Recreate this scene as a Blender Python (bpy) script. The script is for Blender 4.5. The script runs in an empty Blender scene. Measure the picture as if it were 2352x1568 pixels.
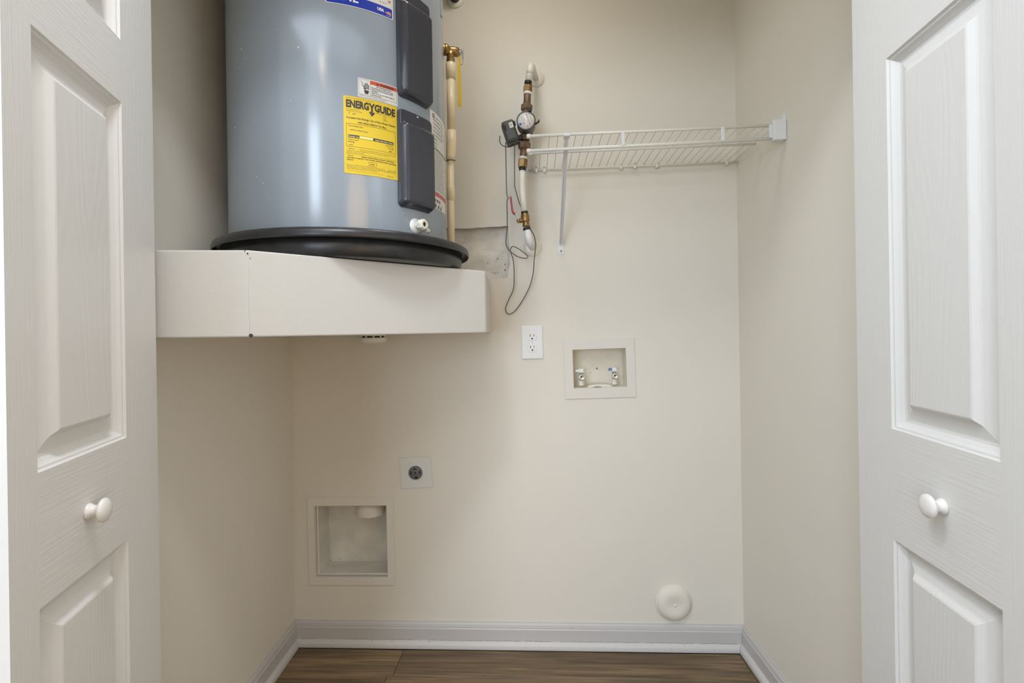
import bpy, bmesh, math, random
from mathutils import Vector, Matrix
from mathutils.geometry import tessellate_polygon
random.seed(4)
S = bpy.context.scene
COL = S.collection
PI = math.pi

# ---------------------------------------------------------------- camera
EYE = 1.086
cam_d = bpy.data.cameras.new('camera')
cam_d.sensor_width = 36.0
cam_d.lens = 1150.0 / 2352.0 * 36.0
cam_d.shift_y = -25.0 / 2352.0
cam_d.clip_start = 0.02
cam = bpy.data.objects.new('camera', cam_d)
COL.objects.link(cam)
cam.matrix_world = Matrix.Translation((0, 0, EYE)) @ Matrix.Rotation(0.0155, 4, 'Y') @ Matrix.Rotation(PI / 2, 4, 'X')
S.camera = cam

# ---------------------------------------------------------------- world, lights, exposure
w = bpy.data.worlds.new('world'); S.world = w; w.use_nodes = True
w.node_tree.nodes['Background'].inputs[0].default_value = (0.80, 0.90, 1.0, 1)
w.node_tree.nodes['Background'].inputs[1].default_value = 0.6
S.view_settings.view_transform = 'Standard'
S.view_settings.look = 'None'
S.view_settings.exposure = 0.0
S.view_settings.gamma = 1.0
S.view_settings.use_curve_mapping = False
S.cycles.max_bounces = 10
S.cycles.diffuse_bounces = 8

def area(name, loc, rot, sx, sy, power, color, shape='RECTANGLE'):
    d = bpy.data.lights.new(name, 'AREA'); d.shape = shape
    d.size = sx; d.size_y = sy; d.energy = power; d.color = color
    o = bpy.data.objects.new(name, d); COL.objects.link(o)
    o.location = loc; o.rotation_euler = rot
    return o
# daylight of the wide window at the far end of the room behind the camera
area('window_daylight', (-1.85, -4.0, 1.35), (PI / 2, 0, 0), 2.2, 1.7, 98, (0.77, 0.89, 1.07))
# cool flash light bounced off the hall ceiling, added as an area light
area('bounced_flash', (-0.86, -0.25, 2.41), (0, 0, 0), 1.28, 2.08, 25, (0.77, 0.90, 1.07))
# dimmer added bounce light beside it, for the reflection on the tank
area('ceiling_bounce_fill', (0.32, -0.45, 2.41), (0, 0, 0), 1.06, 0.95, 4.0, (0.80, 0.91, 1.05))
# ceiling lamp of the hall close to the closet door
area('hall_ceiling_lamp', (-0.26, 0.34, 2.40), (0, 0, 0), 0.24, 0.24, 10, (0.93, 0.96, 1.0), 'DISK')
# added dim fill inside the closet, brightens the upper walls
area('closet_fill_light', (-0.02, 1.22, 2.41), (0, 0, 0), 0.24, 0.24, 2.4, (1.0, 0.95, 0.86), 'DISK')
# added cool fill from the right, brightens the left door and tank
area('side_fill_light', (1.74, -0.35, 1.65), (PI / 2, 0, PI / 2), 1.2, 1.2, 7.5, (0.80, 0.91, 1.03))
# warm light: a small ceiling lamp, plus an added low fill at the right
area('warm_ceiling_lamp', (-0.42, -1.16, 2.38), (0, 0, 0), 0.14, 0.14, 3, (1.0, 0.78, 0.50), 'DISK')
area('warm_fill_light', (0.95, -0.95, 0.95), (PI / 2, 0, 0.35), 0.95, 0.95, 6.0, (1.0, 0.64, 0.28), 'DISK')

# ---------------------------------------------------------------- materials
def lin(c):
    c = c / 255.0
    return c / 12.92 if c <= 0.04045 else ((c + 0.055) / 1.055) ** 2.4
def rgb(r, g, b): return (lin(r), lin(g), lin(b), 1)

def mat(name, color, rough=0.5, metal=0.0, bump=None, vary=None, coat=0.0, spec=0.5):
    """bump = (scale xyz, strength, distance); vary = (scale xyz, amount)"""
    m = bpy.data.materials.new(name); m.use_nodes = True
    nt = m.node_tree; b = nt.nodes['Principled BSDF']
    b.inputs['Base Color'].default_value = color
    b.inputs['Roughness'].default_value = rough
    b.inputs['Metallic'].default_value = metal
    b.inputs['Specular IOR Level'].default_value = spec
    b.inputs['Coat Weight'].default_value = coat
    if bump or vary:
        tc = nt.nodes.new('ShaderNodeTexCoord')
    def noise(scale, detail=4):
        mp = nt.nodes.new('ShaderNodeMapping'); mp.inputs['Scale'].default_value = scale
        nt.links.new(tc.outputs['Object'], mp.inputs[0])
        n = nt.nodes.new('ShaderNodeTexNoise'); n.inputs['Scale'].default_value = 1.0
        n.inputs['Detail'].default_value = detail
        nt.links.new(mp.outputs[0], n.inputs['Vector'])
        return n
    if bump:
        n = noise(bump[0]); bp = nt.nodes.new('ShaderNodeBump')
        bp.inputs['Strength'].default_value = bump[1]; bp.inputs['Distance'].default_value = bump[2]
        nt.links.new(n.outputs[0], bp.inputs['Height']); nt.links.new(bp.outputs[0], b.inputs['Normal'])
    if vary:
        n = noise(vary[0], 6)
        r = nt.nodes.new('ShaderNodeValToRGB')
        k = vary[1]
        r.color_ramp.elements[0].position = 0.3; r.color_ramp.elements[1].position = 0.7
        r.color_ramp.elements[0].color = tuple(c * (1 - k) for c in color[:3]) + (1,)
        r.color_ramp.elements[1].color = tuple(min(1, c * (1 + k)) for c in color[:3]) + (1,)
        nt.links.new(n.outputs[0], r.inputs[0]); nt.links.new(r.outputs[0], b.inputs['Base Color'])
    return m

M = {}
M['wall'] = mat('wall_paint', (0.75, 0.715, 0.64, 1), 0.62, bump=((260,) * 3, 0.10, 0.002), vary=((1.5,) * 3, 0.012), spec=0.25)
M['platform'] = mat('platform_paint', (0.64, 0.626, 0.592, 1), 0.6, bump=((60, 60, 90), 0.18, 0.002), spec=0.25)
M['ceiling'] = mat('ceiling_paint', (0.82, 0.81, 0.78, 1), 0.8, bump=((120,) * 3, 0.2, 0.003))
M['door_stile'] = mat('door_paint_upright_grain', (0.72, 0.716, 0.705, 1), 0.42, bump=((260, 260, 9), 0.26, 0.0018), spec=0.35)
M['door_rail'] = mat('door_paint_level_grain', (0.72, 0.716, 0.705, 1), 0.42, bump=((7, 7, 200), 0.28, 0.0018), spec=0.35)
M['trim'] = mat('trim_paint', (0.55, 0.535, 0.53, 1), 0.35, spec=0.4)
def grain_mat():
    """embossed cathedral wood grain under white paint"""
    m = mat('door_paint_cathedral_grain', (0.72, 0.716, 0.705, 1), 0.42, spec=0.35)
    nt = m.node_tree; L = nt.links.new; b = nt.nodes['Principled BSDF']
    tc = nt.nodes.new('ShaderNodeTexCoord')
    mp = nt.nodes.new('ShaderNodeMapping'); mp.inputs['Scale'].default_value = (7.5, 7.5, 1.15)
    L(tc.outputs['Object'], mp.inputs[0])
    n = nt.nodes.new('ShaderNodeTexNoise'); n.inputs['Scale'].default_value = 1.0; n.inputs['Detail'].default_value = 2.0; n.inputs['Roughness'].default_value = 0.35
    L(mp.outputs[0], n.inputs['Vector'])
    mu = nt.nodes.new('ShaderNodeMath'); mu.operation = 'MULTIPLY'; mu.inputs[1].default_value = 165.0; L(n.outputs[0], mu.inputs[0])
    si = nt.nodes.new('ShaderNodeMath'); si.operation = 'SINE'; L(mu.outputs[0], si.inputs[0])
    mp2 = nt.nodes.new('ShaderNodeMapping'); mp2.inputs['Scale'].default_value = (260, 260, 14); L(tc.outputs['Object'], mp2.inputs[0])
    n2 = nt.nodes.new('ShaderNodeTexNoise'); n2.inputs['Scale'].default_value = 1.0; n2.inputs['Detail'].default_value = 3.0; L(mp2.outputs[0], n2.inputs['Vector'])
    ad = nt.nodes.new('ShaderNodeMath'); ad.operation = 'MULTIPLY_ADD'; ad.inputs[1].default_value = 0.30
    L(si.outputs[0], ad.inputs[0]); L(n2.outputs[0], ad.inputs[2])
    bp = nt.nodes.new('ShaderNodeBump'); bp.inputs['Strength'].default_value = 0.16; bp.inputs['Distance'].default_value = 0.0016
    L(ad.outputs[0], bp.inputs['Height']); L(bp.outputs[0], b.inputs['Normal'])
    return m
M['door_panel'] = grain_mat()
M['shoe'] = mat('shoe_paint_top_lit', (0.62, 0.61, 0.60, 1), 0.35, spec=0.4)  # trim paint made lighter, standing in for light from above
M['knob'] = mat('knob_paint', (0.80, 0.78, 0.76, 1), 0.25)
M['tank'] = mat('tank_grey_enamel', (0.30, 0.355, 0.42, 1), 0.18, spec=1.0)
M['panel'] = mat('panel_charcoal_plastic', (0.050, 0.053, 0.067, 1), 0.15)
M['pan'] = mat('pan_black_plastic', (0.022, 0.022, 0.023, 1), 0.33, vary=((40, 40, 40), 0.3))
M['white'] = mat('white_plastic', (0.80, 0.80, 0.80, 1), 0.35)
M['white_paint'] = mat('white_speck_paint', (0.85, 0.85, 0.85, 1), 0.5)
M['cream'] = mat('cream_pipe_plastic', (0.86, 0.72, 0.49, 1), 0.38)
M['pale'] = mat('pale_pipe_plastic', (0.76, 0.73, 0.64, 1), 0.35)
M['box'] = mat('box_plastic', (0.76, 0.72, 0.62, 1), 0.45, vary=((30, 30, 30), 0.04))
M['flange'] = mat('box_flange_plastic', (0.72, 0.695, 0.635, 1), 0.5)
M['ventbox'] = mat('vent_box_painted_metal', (0.73, 0.72, 0.68, 1), 0.5, vary=((14, 14, 14), 0.12))
M['ventframe'] = mat('vent_frame_paint', (0.74, 0.71, 0.65, 1), 0.5)
M['brass'] = mat('aged_brass', (0.36, 0.23, 0.095, 1), 0.38, 0.85, vary=((90,) * 3, 0.3))
M['bronze'] = mat('dull_bronze', (0.215, 0.135, 0.09, 1), 0.55, 0.55, vary=((70,) * 3, 0.3))
M['black'] = mat('black_rubber', (0.02, 0.02, 0.02, 1), 0.5)
M['dark'] = mat('slot_black', (0.008, 0.008, 0.008, 1), 0.6)
M['tape'] = mat('white_thread_tape', (0.80, 0.79, 0.76, 1), 0.6)
M['grey_plastic'] = mat('dark_grey_plastic', (0.075, 0.077, 0.072, 1), 0.42, bump=((300,) * 3, 0.1, 0.001))
M['mid_grey'] = mat('mid_grey_plastic', (0.13, 0.13, 0.135, 1), 0.45)
M['cable'] = mat('grey_cable', (0.12, 0.12, 0.115, 1), 0.5)
M['red'] = mat('red_vinyl', (0.34, 0.022, 0.03, 1), 0.4)
M['steel'] = mat('steel', (0.55, 0.56, 0.58, 1), 0.28, 0.9)
M['chrome'] = mat('chrome_plate', (0.72, 0.71, 0.68, 1), 0.25, 0.8)
M['shelf'] = mat('shelf_white_coating', (0.78, 0.765, 0.70, 1), 0.35)
M['bracket'] = mat('bracket_white_enamel', (0.74, 0.75, 0.76, 1), 0.35)
M['cap'] = mat('drain_valve_plastic', (0.72, 0.70, 0.58, 1), 0.45)
M['yellow'] = mat('yellow_label', (0.74, 0.53, 0.035, 1), 0.35)
M['pale_yellow'] = mat('pale_yellow_label', (0.86, 0.74, 0.25, 1), 0.4)
M['print'] = mat('black_print', (0.045, 0.042, 0.035, 1), 0.4)
M['soft_print'] = mat('faded_print', (0.19, 0.16, 0.06, 1), 0.4)
M['grey_print'] = mat('grey_print', (0.22, 0.22, 0.22, 1), 0.4)
M['label_white'] = mat('label_white', (0.74, 0.73, 0.70, 1), 0.35)
M['label_red'] = mat('label_red', (0.70, 0.09, 0.035, 1), 0.4)
M['label_rose'] = mat('label_rose', (0.62, 0.10, 0.10, 1), 0.4)
M['label_blue'] = mat('label_blue', (0.002, 0.030, 0.42, 1), 0.5)
M['label_pink'] = mat('flag_pink', (0.75, 0.30, 0.27, 1), 0.4)
M['blue'] = mat('blue_handle', (0.10, 0.22, 0.42, 1), 0.4)
M['plate'] = mat('dryer_plate_plastic', (0.70, 0.71, 0.68, 1), 0.35)
M['plaster'] = mat('rough_grey_plaster', (0.72, 0.695, 0.64, 1), 0.85, bump=((55, 55, 40), 0.5, 0.004), vary=((18, 18, 26), 0.16))
M['board'] = mat('gypsum_edge', (0.62, 0.61, 0.58, 1), 0.9, bump=((90,) * 3, 0.6, 0.003))
M['crack'] = mat('dark_crack', (0.05, 0.045, 0.04, 1), 0.9)
M['gap'] = mat('caulk_gap', (0.27, 0.24, 0.20, 1), 0.9)
M['detector'] = mat('detector_plastic', (0.80, 0.76, 0.70, 1), 0.4)

def wood_mat():
    m = bpy.data.materials.new('brown_plank_vinyl'); m.use_nodes = True
    nt = m.node_tree; b = nt.nodes['Principled BSDF']; L = nt.links.new
    tc = nt.nodes.new('ShaderNodeTexCoord'); oi = nt.nodes.new('ShaderNodeObjectInfo')
    mu = nt.nodes.new('ShaderNodeVectorMath'); mu.operation = 'SCALE'
    cx = nt.nodes.new('ShaderNodeCombineXYZ')
    for k in range(3): L(oi.outputs['Random'], cx.inputs[k])
    L(cx.outputs[0], mu.inputs[0]); mu.inputs['Scale'].default_value = 37.0
    ad = nt.nodes.new('ShaderNodeVectorMath'); L(tc.outputs['Object'], ad.inputs[0]); L(mu.outputs[0], ad.inputs[1])
    def noise(sc, det, dist=0.0):
        mp = nt.nodes.new('ShaderNodeMapping'); mp.inputs['Scale'].default_value = sc
        L(ad.outputs[0], mp.inputs[0])
        n = nt.nodes.new('ShaderNodeTexNoise'); n.inputs['Scale'].default_value = 1.0
        n.inputs['Detail'].default_value = det; n.inputs['Distortion'].default_value = dist
        L(mp.outputs[0], n.inputs['Vector']); return n
    n1 = noise((1.8, 30, 1), 6, 1.6); n2 = noise((7, 260, 1), 3, 0.3); n3 = noise((2.5, 11, 1), 2, 1.5)
    r1 = nt.nodes.new('ShaderNodeValToRGB'); e = r1.color_ramp.elements
    e[0].position = 0.28; e[0].color = (0.085, 0.055, 0.030, 1)
    e[1].position = 0.72; e[1].color = (0.31, 0.212, 0.112, 1)
    x = e.new(0.5); x.color = (0.175, 0.118, 0.064, 1)
    L(n1.outputs[0], r1.inputs[0])
    r2 = nt.nodes.new('ShaderNodeValToRGB'); e = r2.color_ramp.elements
    e[0].position = 0.3; e[0].color = (0.72, 0.72, 0.72, 1); e[1].position = 0.65; e[1].color = (1.12, 1.1, 1.08, 1)
    L(n2.outputs[0], r2.inputs[0])
    mx = nt.nodes.new('ShaderNodeMixRGB'); mx.blend_type = 'MULTIPLY'; mx.inputs[0].default_value = 1
    L(r1.outputs[0], mx.inputs[1]); L(r2.outputs[0], mx.inputs[2])
    r3 = nt.nodes.new('ShaderNodeValToRGB'); e = r3.color_ramp.elements
    e[0].position = 0.30; e[0].color = (0.62, 0.64, 0.66, 1); e[1].position = 0.55; e[1].color = (1, 1, 1, 1)
    L(n3.outputs[0], r3.inputs[0])
    m2 = nt.nodes.new('ShaderNodeMixRGB'); m2.blend_type = 'MULTIPLY'; m2.inputs[0].default_value = 0.5
    L(mx.outputs[0], m2.inputs[1]); L(r3.outputs[0], m2.inputs[2])
    L(m2.outputs[0], b.inputs['Base Color'])
    b.inputs['Roughness'].default_value = 0.42
    bp = nt.nodes.new('ShaderNodeBump'); bp.inputs['Strength'].default_value = 0.12; bp.inputs['Distance'].default_value = 0.001
    L(n2.outputs[0], bp.inputs['Height']); L(bp.outputs[0], b.inputs['Normal'])
    return m
M['wood'] = wood_mat()

# ---------------------------------------------------------------- mesh helpers
class B:
    """collects geometry for ONE mesh object"""
    def __init__(self): self.v = []; self.f = []; self.mi = []; self.sm = []
    def add(self, vs, fs, mi=0, smooth=False):
        k = len(self.v); self.v += [tuple(p) for p in vs]
        for f in fs:
            self.f.append([i + k for i in f]); self.mi.append(mi); self.sm.append(smooth)
        return self
    def box(self, x0, x1, y0, y1, z0, z1, mi=0):
        v = [(x, y, z) for x in (x0, x1) for y in (y0, y1) for z in (z0, z1)]
        return self.add(v, [(0, 1, 3, 2), (4, 6, 7, 5), (0, 4, 5, 1), (2, 3, 7, 6), (0, 2, 6, 4), (1, 5, 7, 3)], mi)
    def ring_loft(self, rings, closed=True, cap0=True, cap1=True, mi=0, smooth=True):
        n = len(rings[0]); vs = [p for r in rings for p in r]; fs = []
        for i in range(len(rings) - 1):
            for j in range(n if closed else n - 1):
                k = (j + 1) % n
                fs.append((i * n + j, i * n + k, (i + 1) * n + k, (i + 1) * n + j))
        self.add(vs, fs, mi, smooth)
        if cap0: self.add(rings[0], [tuple(range(n))[::-1]], mi, False)
        if cap1: self.add(rings[-1], [tuple(range(n))], mi, False)
        return self
    def lathe(self, prof, origin=(0, 0, 0), axis=(0, 0, 1), n=24, mi=0, cap=True, smooth=True, rot=0.0):
        """prof = [(radius, height along axis)...]"""
        a = Vector(axis).normalized()
        u = a.orthogonal().normalized(); v = a.cross(u)
        o = Vector(origin)
        rings = []
        for r, h in prof:
            rings.append([o + a * h + (u * math.cos(rot + 2 * PI * k / n) + v * math.sin(rot + 2 * PI * k / n)) * max(r, 1e-5) for k in range(n)])
        return self.ring_loft(rings, True, cap, cap, mi, smooth)
    def tube(self, pts, r, n=10, mi=0, smooth=True, cap=True):
        P = [Vector(p) for p in pts]
        rs = r if isinstance(r, (list, tuple)) else [r] * len(P)
        t = [(P[min(i + 1, len(P) - 1)] - P[max(i - 1, 0)]).normalized() for i in range(len(P))]
        u = t[0].orthogonal().normalized(); rings = []
        for i in range(len(P)):
            u = (u - t[i] * u.dot(t[i])).normalized(); v = t[i].cross(u)
            rings.append([P[i] + (u * math.cos(2 * PI * k / n) + v * math.sin(2 * PI * k / n)) * rs[i] for k in range(n)])
        return self.ring_loft(rings, True, cap, cap, mi, smooth)
    def cyl(self, p0, p1, r, n=16, mi=0, smooth=True, bev=0.0):
        p0 = Vector(p0); p1 = Vector(p1); L = (p1 - p0).length
        pr = [(r, 0), (r, L)] if not bev else [(r - bev, 0), (r, bev), (r, L - bev), (r - bev, L)]
        return self.lathe(pr, p0, p1 - p0, n, mi, True, smooth)
    def prism(self, poly, z0, z1, mi=0, flip=None):
        """poly in xy, extruded in z"""
        n = len(poly)
        vs = [(x, y, z0) for x, y in poly] + [(x, y, z1) for x, y in poly]
        fs = [(i, (i + 1) % n, (i + 1) % n + n, i + n) for i in range(n)]
        fs += [tuple(range(n))[::-1], tuple(range(n, 2 * n))]
        return self.add(vs, fs, mi)
    def build(self, name, m, parent=None, bevel=0.0, seg=2, recalc=True):
        me = bpy.data.meshes.new(name)
        me.from_pydata([tuple(p) for p in self.v], [], self.f)
        for k, p in enumerate(me.polygons):
            p.material_index = self.mi[k]; p.use_smooth = self.sm[k]
        for mm in (m if isinstance(m, (list, tuple)) else [m]): me.materials.append(mm)
        bm = bmesh.new(); bm.from_mesh(me)
        bmesh.ops.remove_doubles(bm, verts=bm.verts, dist=1e-6)
        if recalc: bmesh.ops.recalc_face_normals(bm, faces=bm.faces)
        bm.to_mesh(me); bm.free()
        o = bpy.data.objects.new(name, me); COL.objects.link(o)
        if parent: o.parent = parent
        if bevel:
            md = o.modifiers.new('bevel', 'BEVEL'); md.width = bevel; md.segments = seg
            md.limit_method = 'ANGLE'; md.angle_limit = 0.6
        return o

def tag(o, label=None, cat=None, group=None, kind=None):
    if label: o['label'] = label
    if cat: o['category'] = cat
    if group: o['group'] = group
    if kind: o['kind'] = kind
    return o
def empty(name, loc=(0, 0, 0), rot=(0, 0, 0), parent=None):
    o = bpy.data.objects.new(name, None); COL.objects.link(o)
    o.empty_display_size = 0.05
    o.location = loc; o.rotation_euler = rot
    if parent: o.parent = parent
    return o

def text_mesh(body, size, bold=0.0, shear=0.0, spacing=1.0, align='LEFT'):
    c = bpy.data.curves.new('t', 'FONT'); c.body = body; c.size = size
    c.offset = bold; c.shear = shear; c.space_character = spacing; c.resolution_u = 2
    c.align_x = align
    o = bpy.data.objects.new('t', c); COL.objects.link(o)
    dg = bpy.context.evaluated_depsgraph_get()
    me = bpy.data.meshes.new_from_object(o.evaluated_get(dg))
    vs = [(v.co.x, v.co.y) for v in me.vertices]; fs = [tuple(p.vertices) for p in me.polygons]
    bpy.data.objects.remove(o); bpy.data.curves.remove(c); bpy.data.meshes.remove(me)
    return vs, fs

# ---------------------------------------------------------------- the closet in plan (metres; camera at x=y=0)
YB = 0.0457                                   # the back wall is not quite square to the side walls
CB, SB = math.cos(YB), math.sin(YB)
def bw(u, h, out=0.0):                        # a point on / in front of the back wall
    return Vector((u * CB - out * SB, 1.725 - u * SB - out * CB, h))
UL, UR = -0.7785, 0.768
def xl(y): return -0.7788 + (y - 1.76) * 0.0122
def xr(y): return 0.7667 + (y - 1.69) * 0.0122
H = 2.44
def wallthing(name, u, h, tilt=0.0, out=0.0): # Empty on the back wall: +x along wall, -y into the room
    return empty(name, bw(u, h, out), (0, tilt, -YB))

# ---- back wall: a sheet of drywall with openings, in its own frame
wb_u, wb_h = 0.2978, 0.9530                   # washer box centre
db_u, db_h = -0.5745, 0.3605                  # dryer vent box centre
def rect_tilt(u0, u1, h0, h1, cu, ch, t):
    c, s = math.cos(t), math.sin(t)           # local z up: rotation about y by t: x' = x c + z s ; z' = -x s + z c
    return [(cu + x * c + z * s, ch - x * s + z * c) for x, z in ((u0, h0), (u1, h0), (u1, h1), (u0, h1))]
WBT, DBT = -0.022, -0.006
hole_w = rect_tilt(-0.0915, 0.0915, -0.0675, 0.0675, wb_u, wb_h, WBT)
hole_d = rect_tilt(-0.130, 0.130, -0.1255, 0.1255, db_u, db_h, DBT)
jag = []
rj = random.Random(11)
def edge(p, q, n, amp):
    for k in range(n):
        t = k / n
        jag.append((p[0] + (q[0] - p[0]) * t + rj.uniform(-amp, amp), p[1] + (q[1] - p[1]) * t + rj.uniform(-amp, amp)))
edge((-0.330, 1.262), (-0.090, 1.262), 4, 0.001)
edge((-0.090, 1.262), (-0.011, 1.2715), 8, 0.0035)
edge((-0.011, 1.2715), (-0.0035, 1.318), 4, 0.003)
edge((-0.0035, 1.318), (-0.0085, 1.4465), 7, 0.0012)
edge((-0.0085, 1.4465), (-0.130, 1.4435), 9, 0.0014)
edge((-0.130, 1.4435), (-0.330, 1.445), 8, 0.0026)
edge((-0.330, 1.445), (-0.330, 1.262), 3, 0.001)
outer = [(UL - .012, 0.0), (UR + .012, 0.0), (UR + .012, H), (UL - .012, H)]
loops = [outer, hole_w, hole_d, jag]
flat = [p for l in loops for p in l]
tri = tessellate_polygon([[Vector((a, b, 0)) for a, b in l] for l in loops])
b = B()
b.add([(x, 0, z) for x, z in flat], tri)
for l in loops[1:]:
    dep = 0.013
    n = len(l)
    b.add([(x, 0, z) for x, z in l] + [(x, dep, z) for x, z in l], [(i, (i + 1) % n, (i + 1) % n + n, i + n) for i in range(n)], 1)
wall_back = b.build('wall_back', [M['wall'], M['board']], None, recalc=False)
wall_back.location = bw(0, 0); wall_back.rotation_euler = (0, 0, -YB)
tag(wall_back, 'cream painted back wall of the laundry closet with cut openings', kind='structure')
# rough patch of plaster behind the broken drywall
bk = B(); nx, nz = 26, 16
r2 = random.Random(5)
vs = []
for j in range(nz + 1):
    for i in range(nx + 1):
        u = -0.36 + 0.375 * i / nx; z = 1.245 + 0.22 * j / nz
        d = 0.026 + r2.uniform(-0.0012, 0.0012)
        if z < 1.292 and u > -0.11: d -= 0.012 * (1.292 - z) / 0.03 + r2.uniform(-.002, .003)
        vs.append((u, max(d, 0.0035), z))
bk.add(vs, [(j * (nx + 1) + i, j * (nx + 1) + i + 1, (j + 1) * (nx + 1) + i + 1, (j + 1) * (nx + 1) + i) for j in range(nz) for i in range(nx)], 0, True)
tag(bk.build('exposed_plaster', M['plaster'], wall_back, recalc=False), 'rough grey plaster seen through the hole in the drywall')
# dark pits in that plaster
pits = B()
for (px, pz, pr) in ((-.048, 1.338, .004), (-.053, 1.330, .0025), (-.022, 1.318, .0035), (-.040, 1.312, .002), (-.075, 1.352, .002), (-.028, 1.362, .002),
                     (-.083, 1.325, .003), (-.022, 1.298, .005), (-.064, 1.288, .003), (-.056, 1.286, .004), (-.048, 1.287, .003), (-.10, 1.37, .002)):
    pr *= .55
    pits.lathe([(pr * .2, -.001), (pr, 0), (pr * .6, .004)], (px, .0235 if pz > 1.295 else .013, pz), (0.2, 1, .1), 7)
tag(pits.build('plaster_pits', M['mid_grey'], wall_back), kind='stuff')
# blank body of the wall behind
bb = B(); bb.box(UL, UR, 0.19, 0.22, 0, H)
bb.build('rear_lining', M['board'], wall_back)

# ---- side walls, front wall, hall
def slab(name, poly, z0, z1, m, label=None):
    o = B().prism(poly, z0, z1).build(name, m)
    return tag(o, label, kind='structure')
FY0, FY1 = 0.815, 0.925                       # front wall of the closet
slab('wall_left', [(xl(0.80) - .1, 0.92), (xl(0.92), 0.92), (xl(1.95), 1.95), (xl(1.95) - .1, 1.95)], 0, H, M['wall'], 'cream painted left wall of the closet')
slab('wall_right', [(xr(0.92), 0.92), (xr(0.92) + .1, 0.92), (xr(1.9) + .1, 1.9), (xr(1.9), 1.9)], 0, H, M['wall'], 'cream painted right wall of the closet')
JL, JR = -0.775, 0.765
fw = B()
fw.box(-3.0, JL, FY0, FY1, 0, H); fw.box(JR, 1.8, FY0, FY1, 0, H); fw.box(JL, JR, FY0, FY1, 1.925, H)
tag(fw.build('wall_front', M['wall']), 'wall around the closet doorway', kind='structure')
slab('ceiling', [(-3.1, -4.2), (1.9, -4.2), (1.9, 2.0), (-3.1, 2.0)], H, H + .05, M['ceiling'], 'white ceiling')
slab('wall_hall', [(-0.40, -4.1), (1.8, -4.1), (1.8, -1.35), (-0.40, -1.35)], 0, H, M['wall'], 'wall block behind the camera')
slab('wall_hall_right', [(1.8, -1.4), (1.9, -1.4), (1.9, 0.93), (1.8, 0.93)], 0, H, M['wall'], 'right wall of the hall')
slab('wall_hall_left', [(-3.1, -4.1), (-3.0, -4.1), (-3.0, 0.93), (-3.1, 0.93)], 0, H, M['wall'], 'left wall of the room')
slab('wall_hall_rear', [(-3.1, -4.2), (-0.40, -4.2), (-0.40, -4.1), (-3.1, -4.1)], 0, H, M['wall'], 'rear wall of the room')

# ---- floor with planks
fl = tag(B().box(-3.05, 1.85, -4.15, 2.0, -0.06, -0.004).build('floor', M['wood']), 'brown wood-look plank floor', kind='structure')
def plank_mesh(L, W):
    bm_ = B(); e = 0.0012
    bm_.ring_loft([[(0, 0, -.004), (L, 0, -.004), (L, W, -.004), (0, W, -.004)],
                   [(0, 0, -e), (L, 0, -e), (L, W, -e), (0, W, -e)],
                   [(e, e, 0), (L - e, e, 0), (L - e, W - e, 0), (e, W - e, 0)]], True, False, True, 0, False)
    return bm_
cache = {}
def plank(u0, u1, o0, W):
    L = round(u1 - u0, 3)
    if L < 0.02: return
    if L not in cache:
        cache[L] = plank_mesh(L, W).build('plank', M['wood'], fl)
        p = cache[L]
    else:
        p = cache[L].copy(); COL.objects.link(p); p.parent = fl
    q = bw(u0, 0.0, o0 + W)
    p.location = q; p.rotation_euler = (0, 0, -YB)
PW, PL = 0.1275, 1.22
starts = {0: -0.387, 1: -0.405 + 0.0, 2: 0.35, 3: -0.05}
row = 0; o0 = 0.030
while o0 + PW < 2.75:
    ymid = 1.725 - o0 - PW / 2
    if ymid > FY1 - 0.0: ul, ur = -0.755, 0.742
    elif ymid > FY0 - 0.03: ul, ur = -0.74, 0.73
    else: ul, ur = -1.45, 1.45
    s = starts.get(row, random.uniform(-.6, .6))
    s -= PL * math.ceil((s - ul) / PL)
    while s < ur:
        plank(max(s, ul), min(s + PL - .0008, ur), o0, PW - .0008)
        s += PL
    row += 1; o0 += PW

# ---- baseboards (profile extruded along the wall) with a shoe moulding as their part
BASE = [(0, 0), (0.012, 0), (0.012, 0.062), (0.0095, 0.0645), (0.0095, 0.068), (0.0075, 0.076), (0.0035, 0.081), (0.003, 0.0835), (0, 0.0835)]
SHOE = [(0.012, 0), (0.0245, 0), (0.0248, 0.006), (0.0235, 0.013), (0.020, 0.019), (0.0155, 0.0225), (0.012, 0.0235)]
def run(name, p0, p1, nrm, prof, m, parent=None, m0=0.0, m1=0.0):
    """m0/m1: mitre, how far the end draws in per metre of projection"""
    p0 = Vector(p0); p1 = Vector(p1); d = (p1 - p0).normalized(); n = Vector(nrm)
    ra = [p0 + n * a + d * (a * m0) + Vector((0, 0, h)) for a, h in prof]
    rb = [p1 + n * a - d * (a * m1) + Vector((0, 0, h)) for a, h in prof]
    return B().ring_loft([ra, rb], True, True, True, 0, False).build(name, m, parent)
nb = Vector((-SB, -CB, 0))
pL = Vector((xl(1.7606), 1.7606, 0)); pR = Vector((xr(1.690), 1.690, 0))
def base(side, p0, p1, n, m0, m1, label):
    o = run('baseboard_' + side, p0, p1, n, BASE, M['trim'], None, m0, m1)
    tag(o, label, kind='structure')
    run('shoe_molding', p0, p1, n, SHOE, M['shoe'], o, m0, m1)
    return o
bb_ = base('back', pL, pR, nb, 1, 1, 'white baseboard along the back wall')
base('left', (xl(0.93), 0.93, 0), pL, Vector((1, -0.0122, 0)), 0, 1, 'white baseboard along the left wall')
base('right', pR, (xr(0.93), 0.93, 0), Vector((-1, 0.0122, 0)), 1, 0, 'white baseboard along the right wall')
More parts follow.
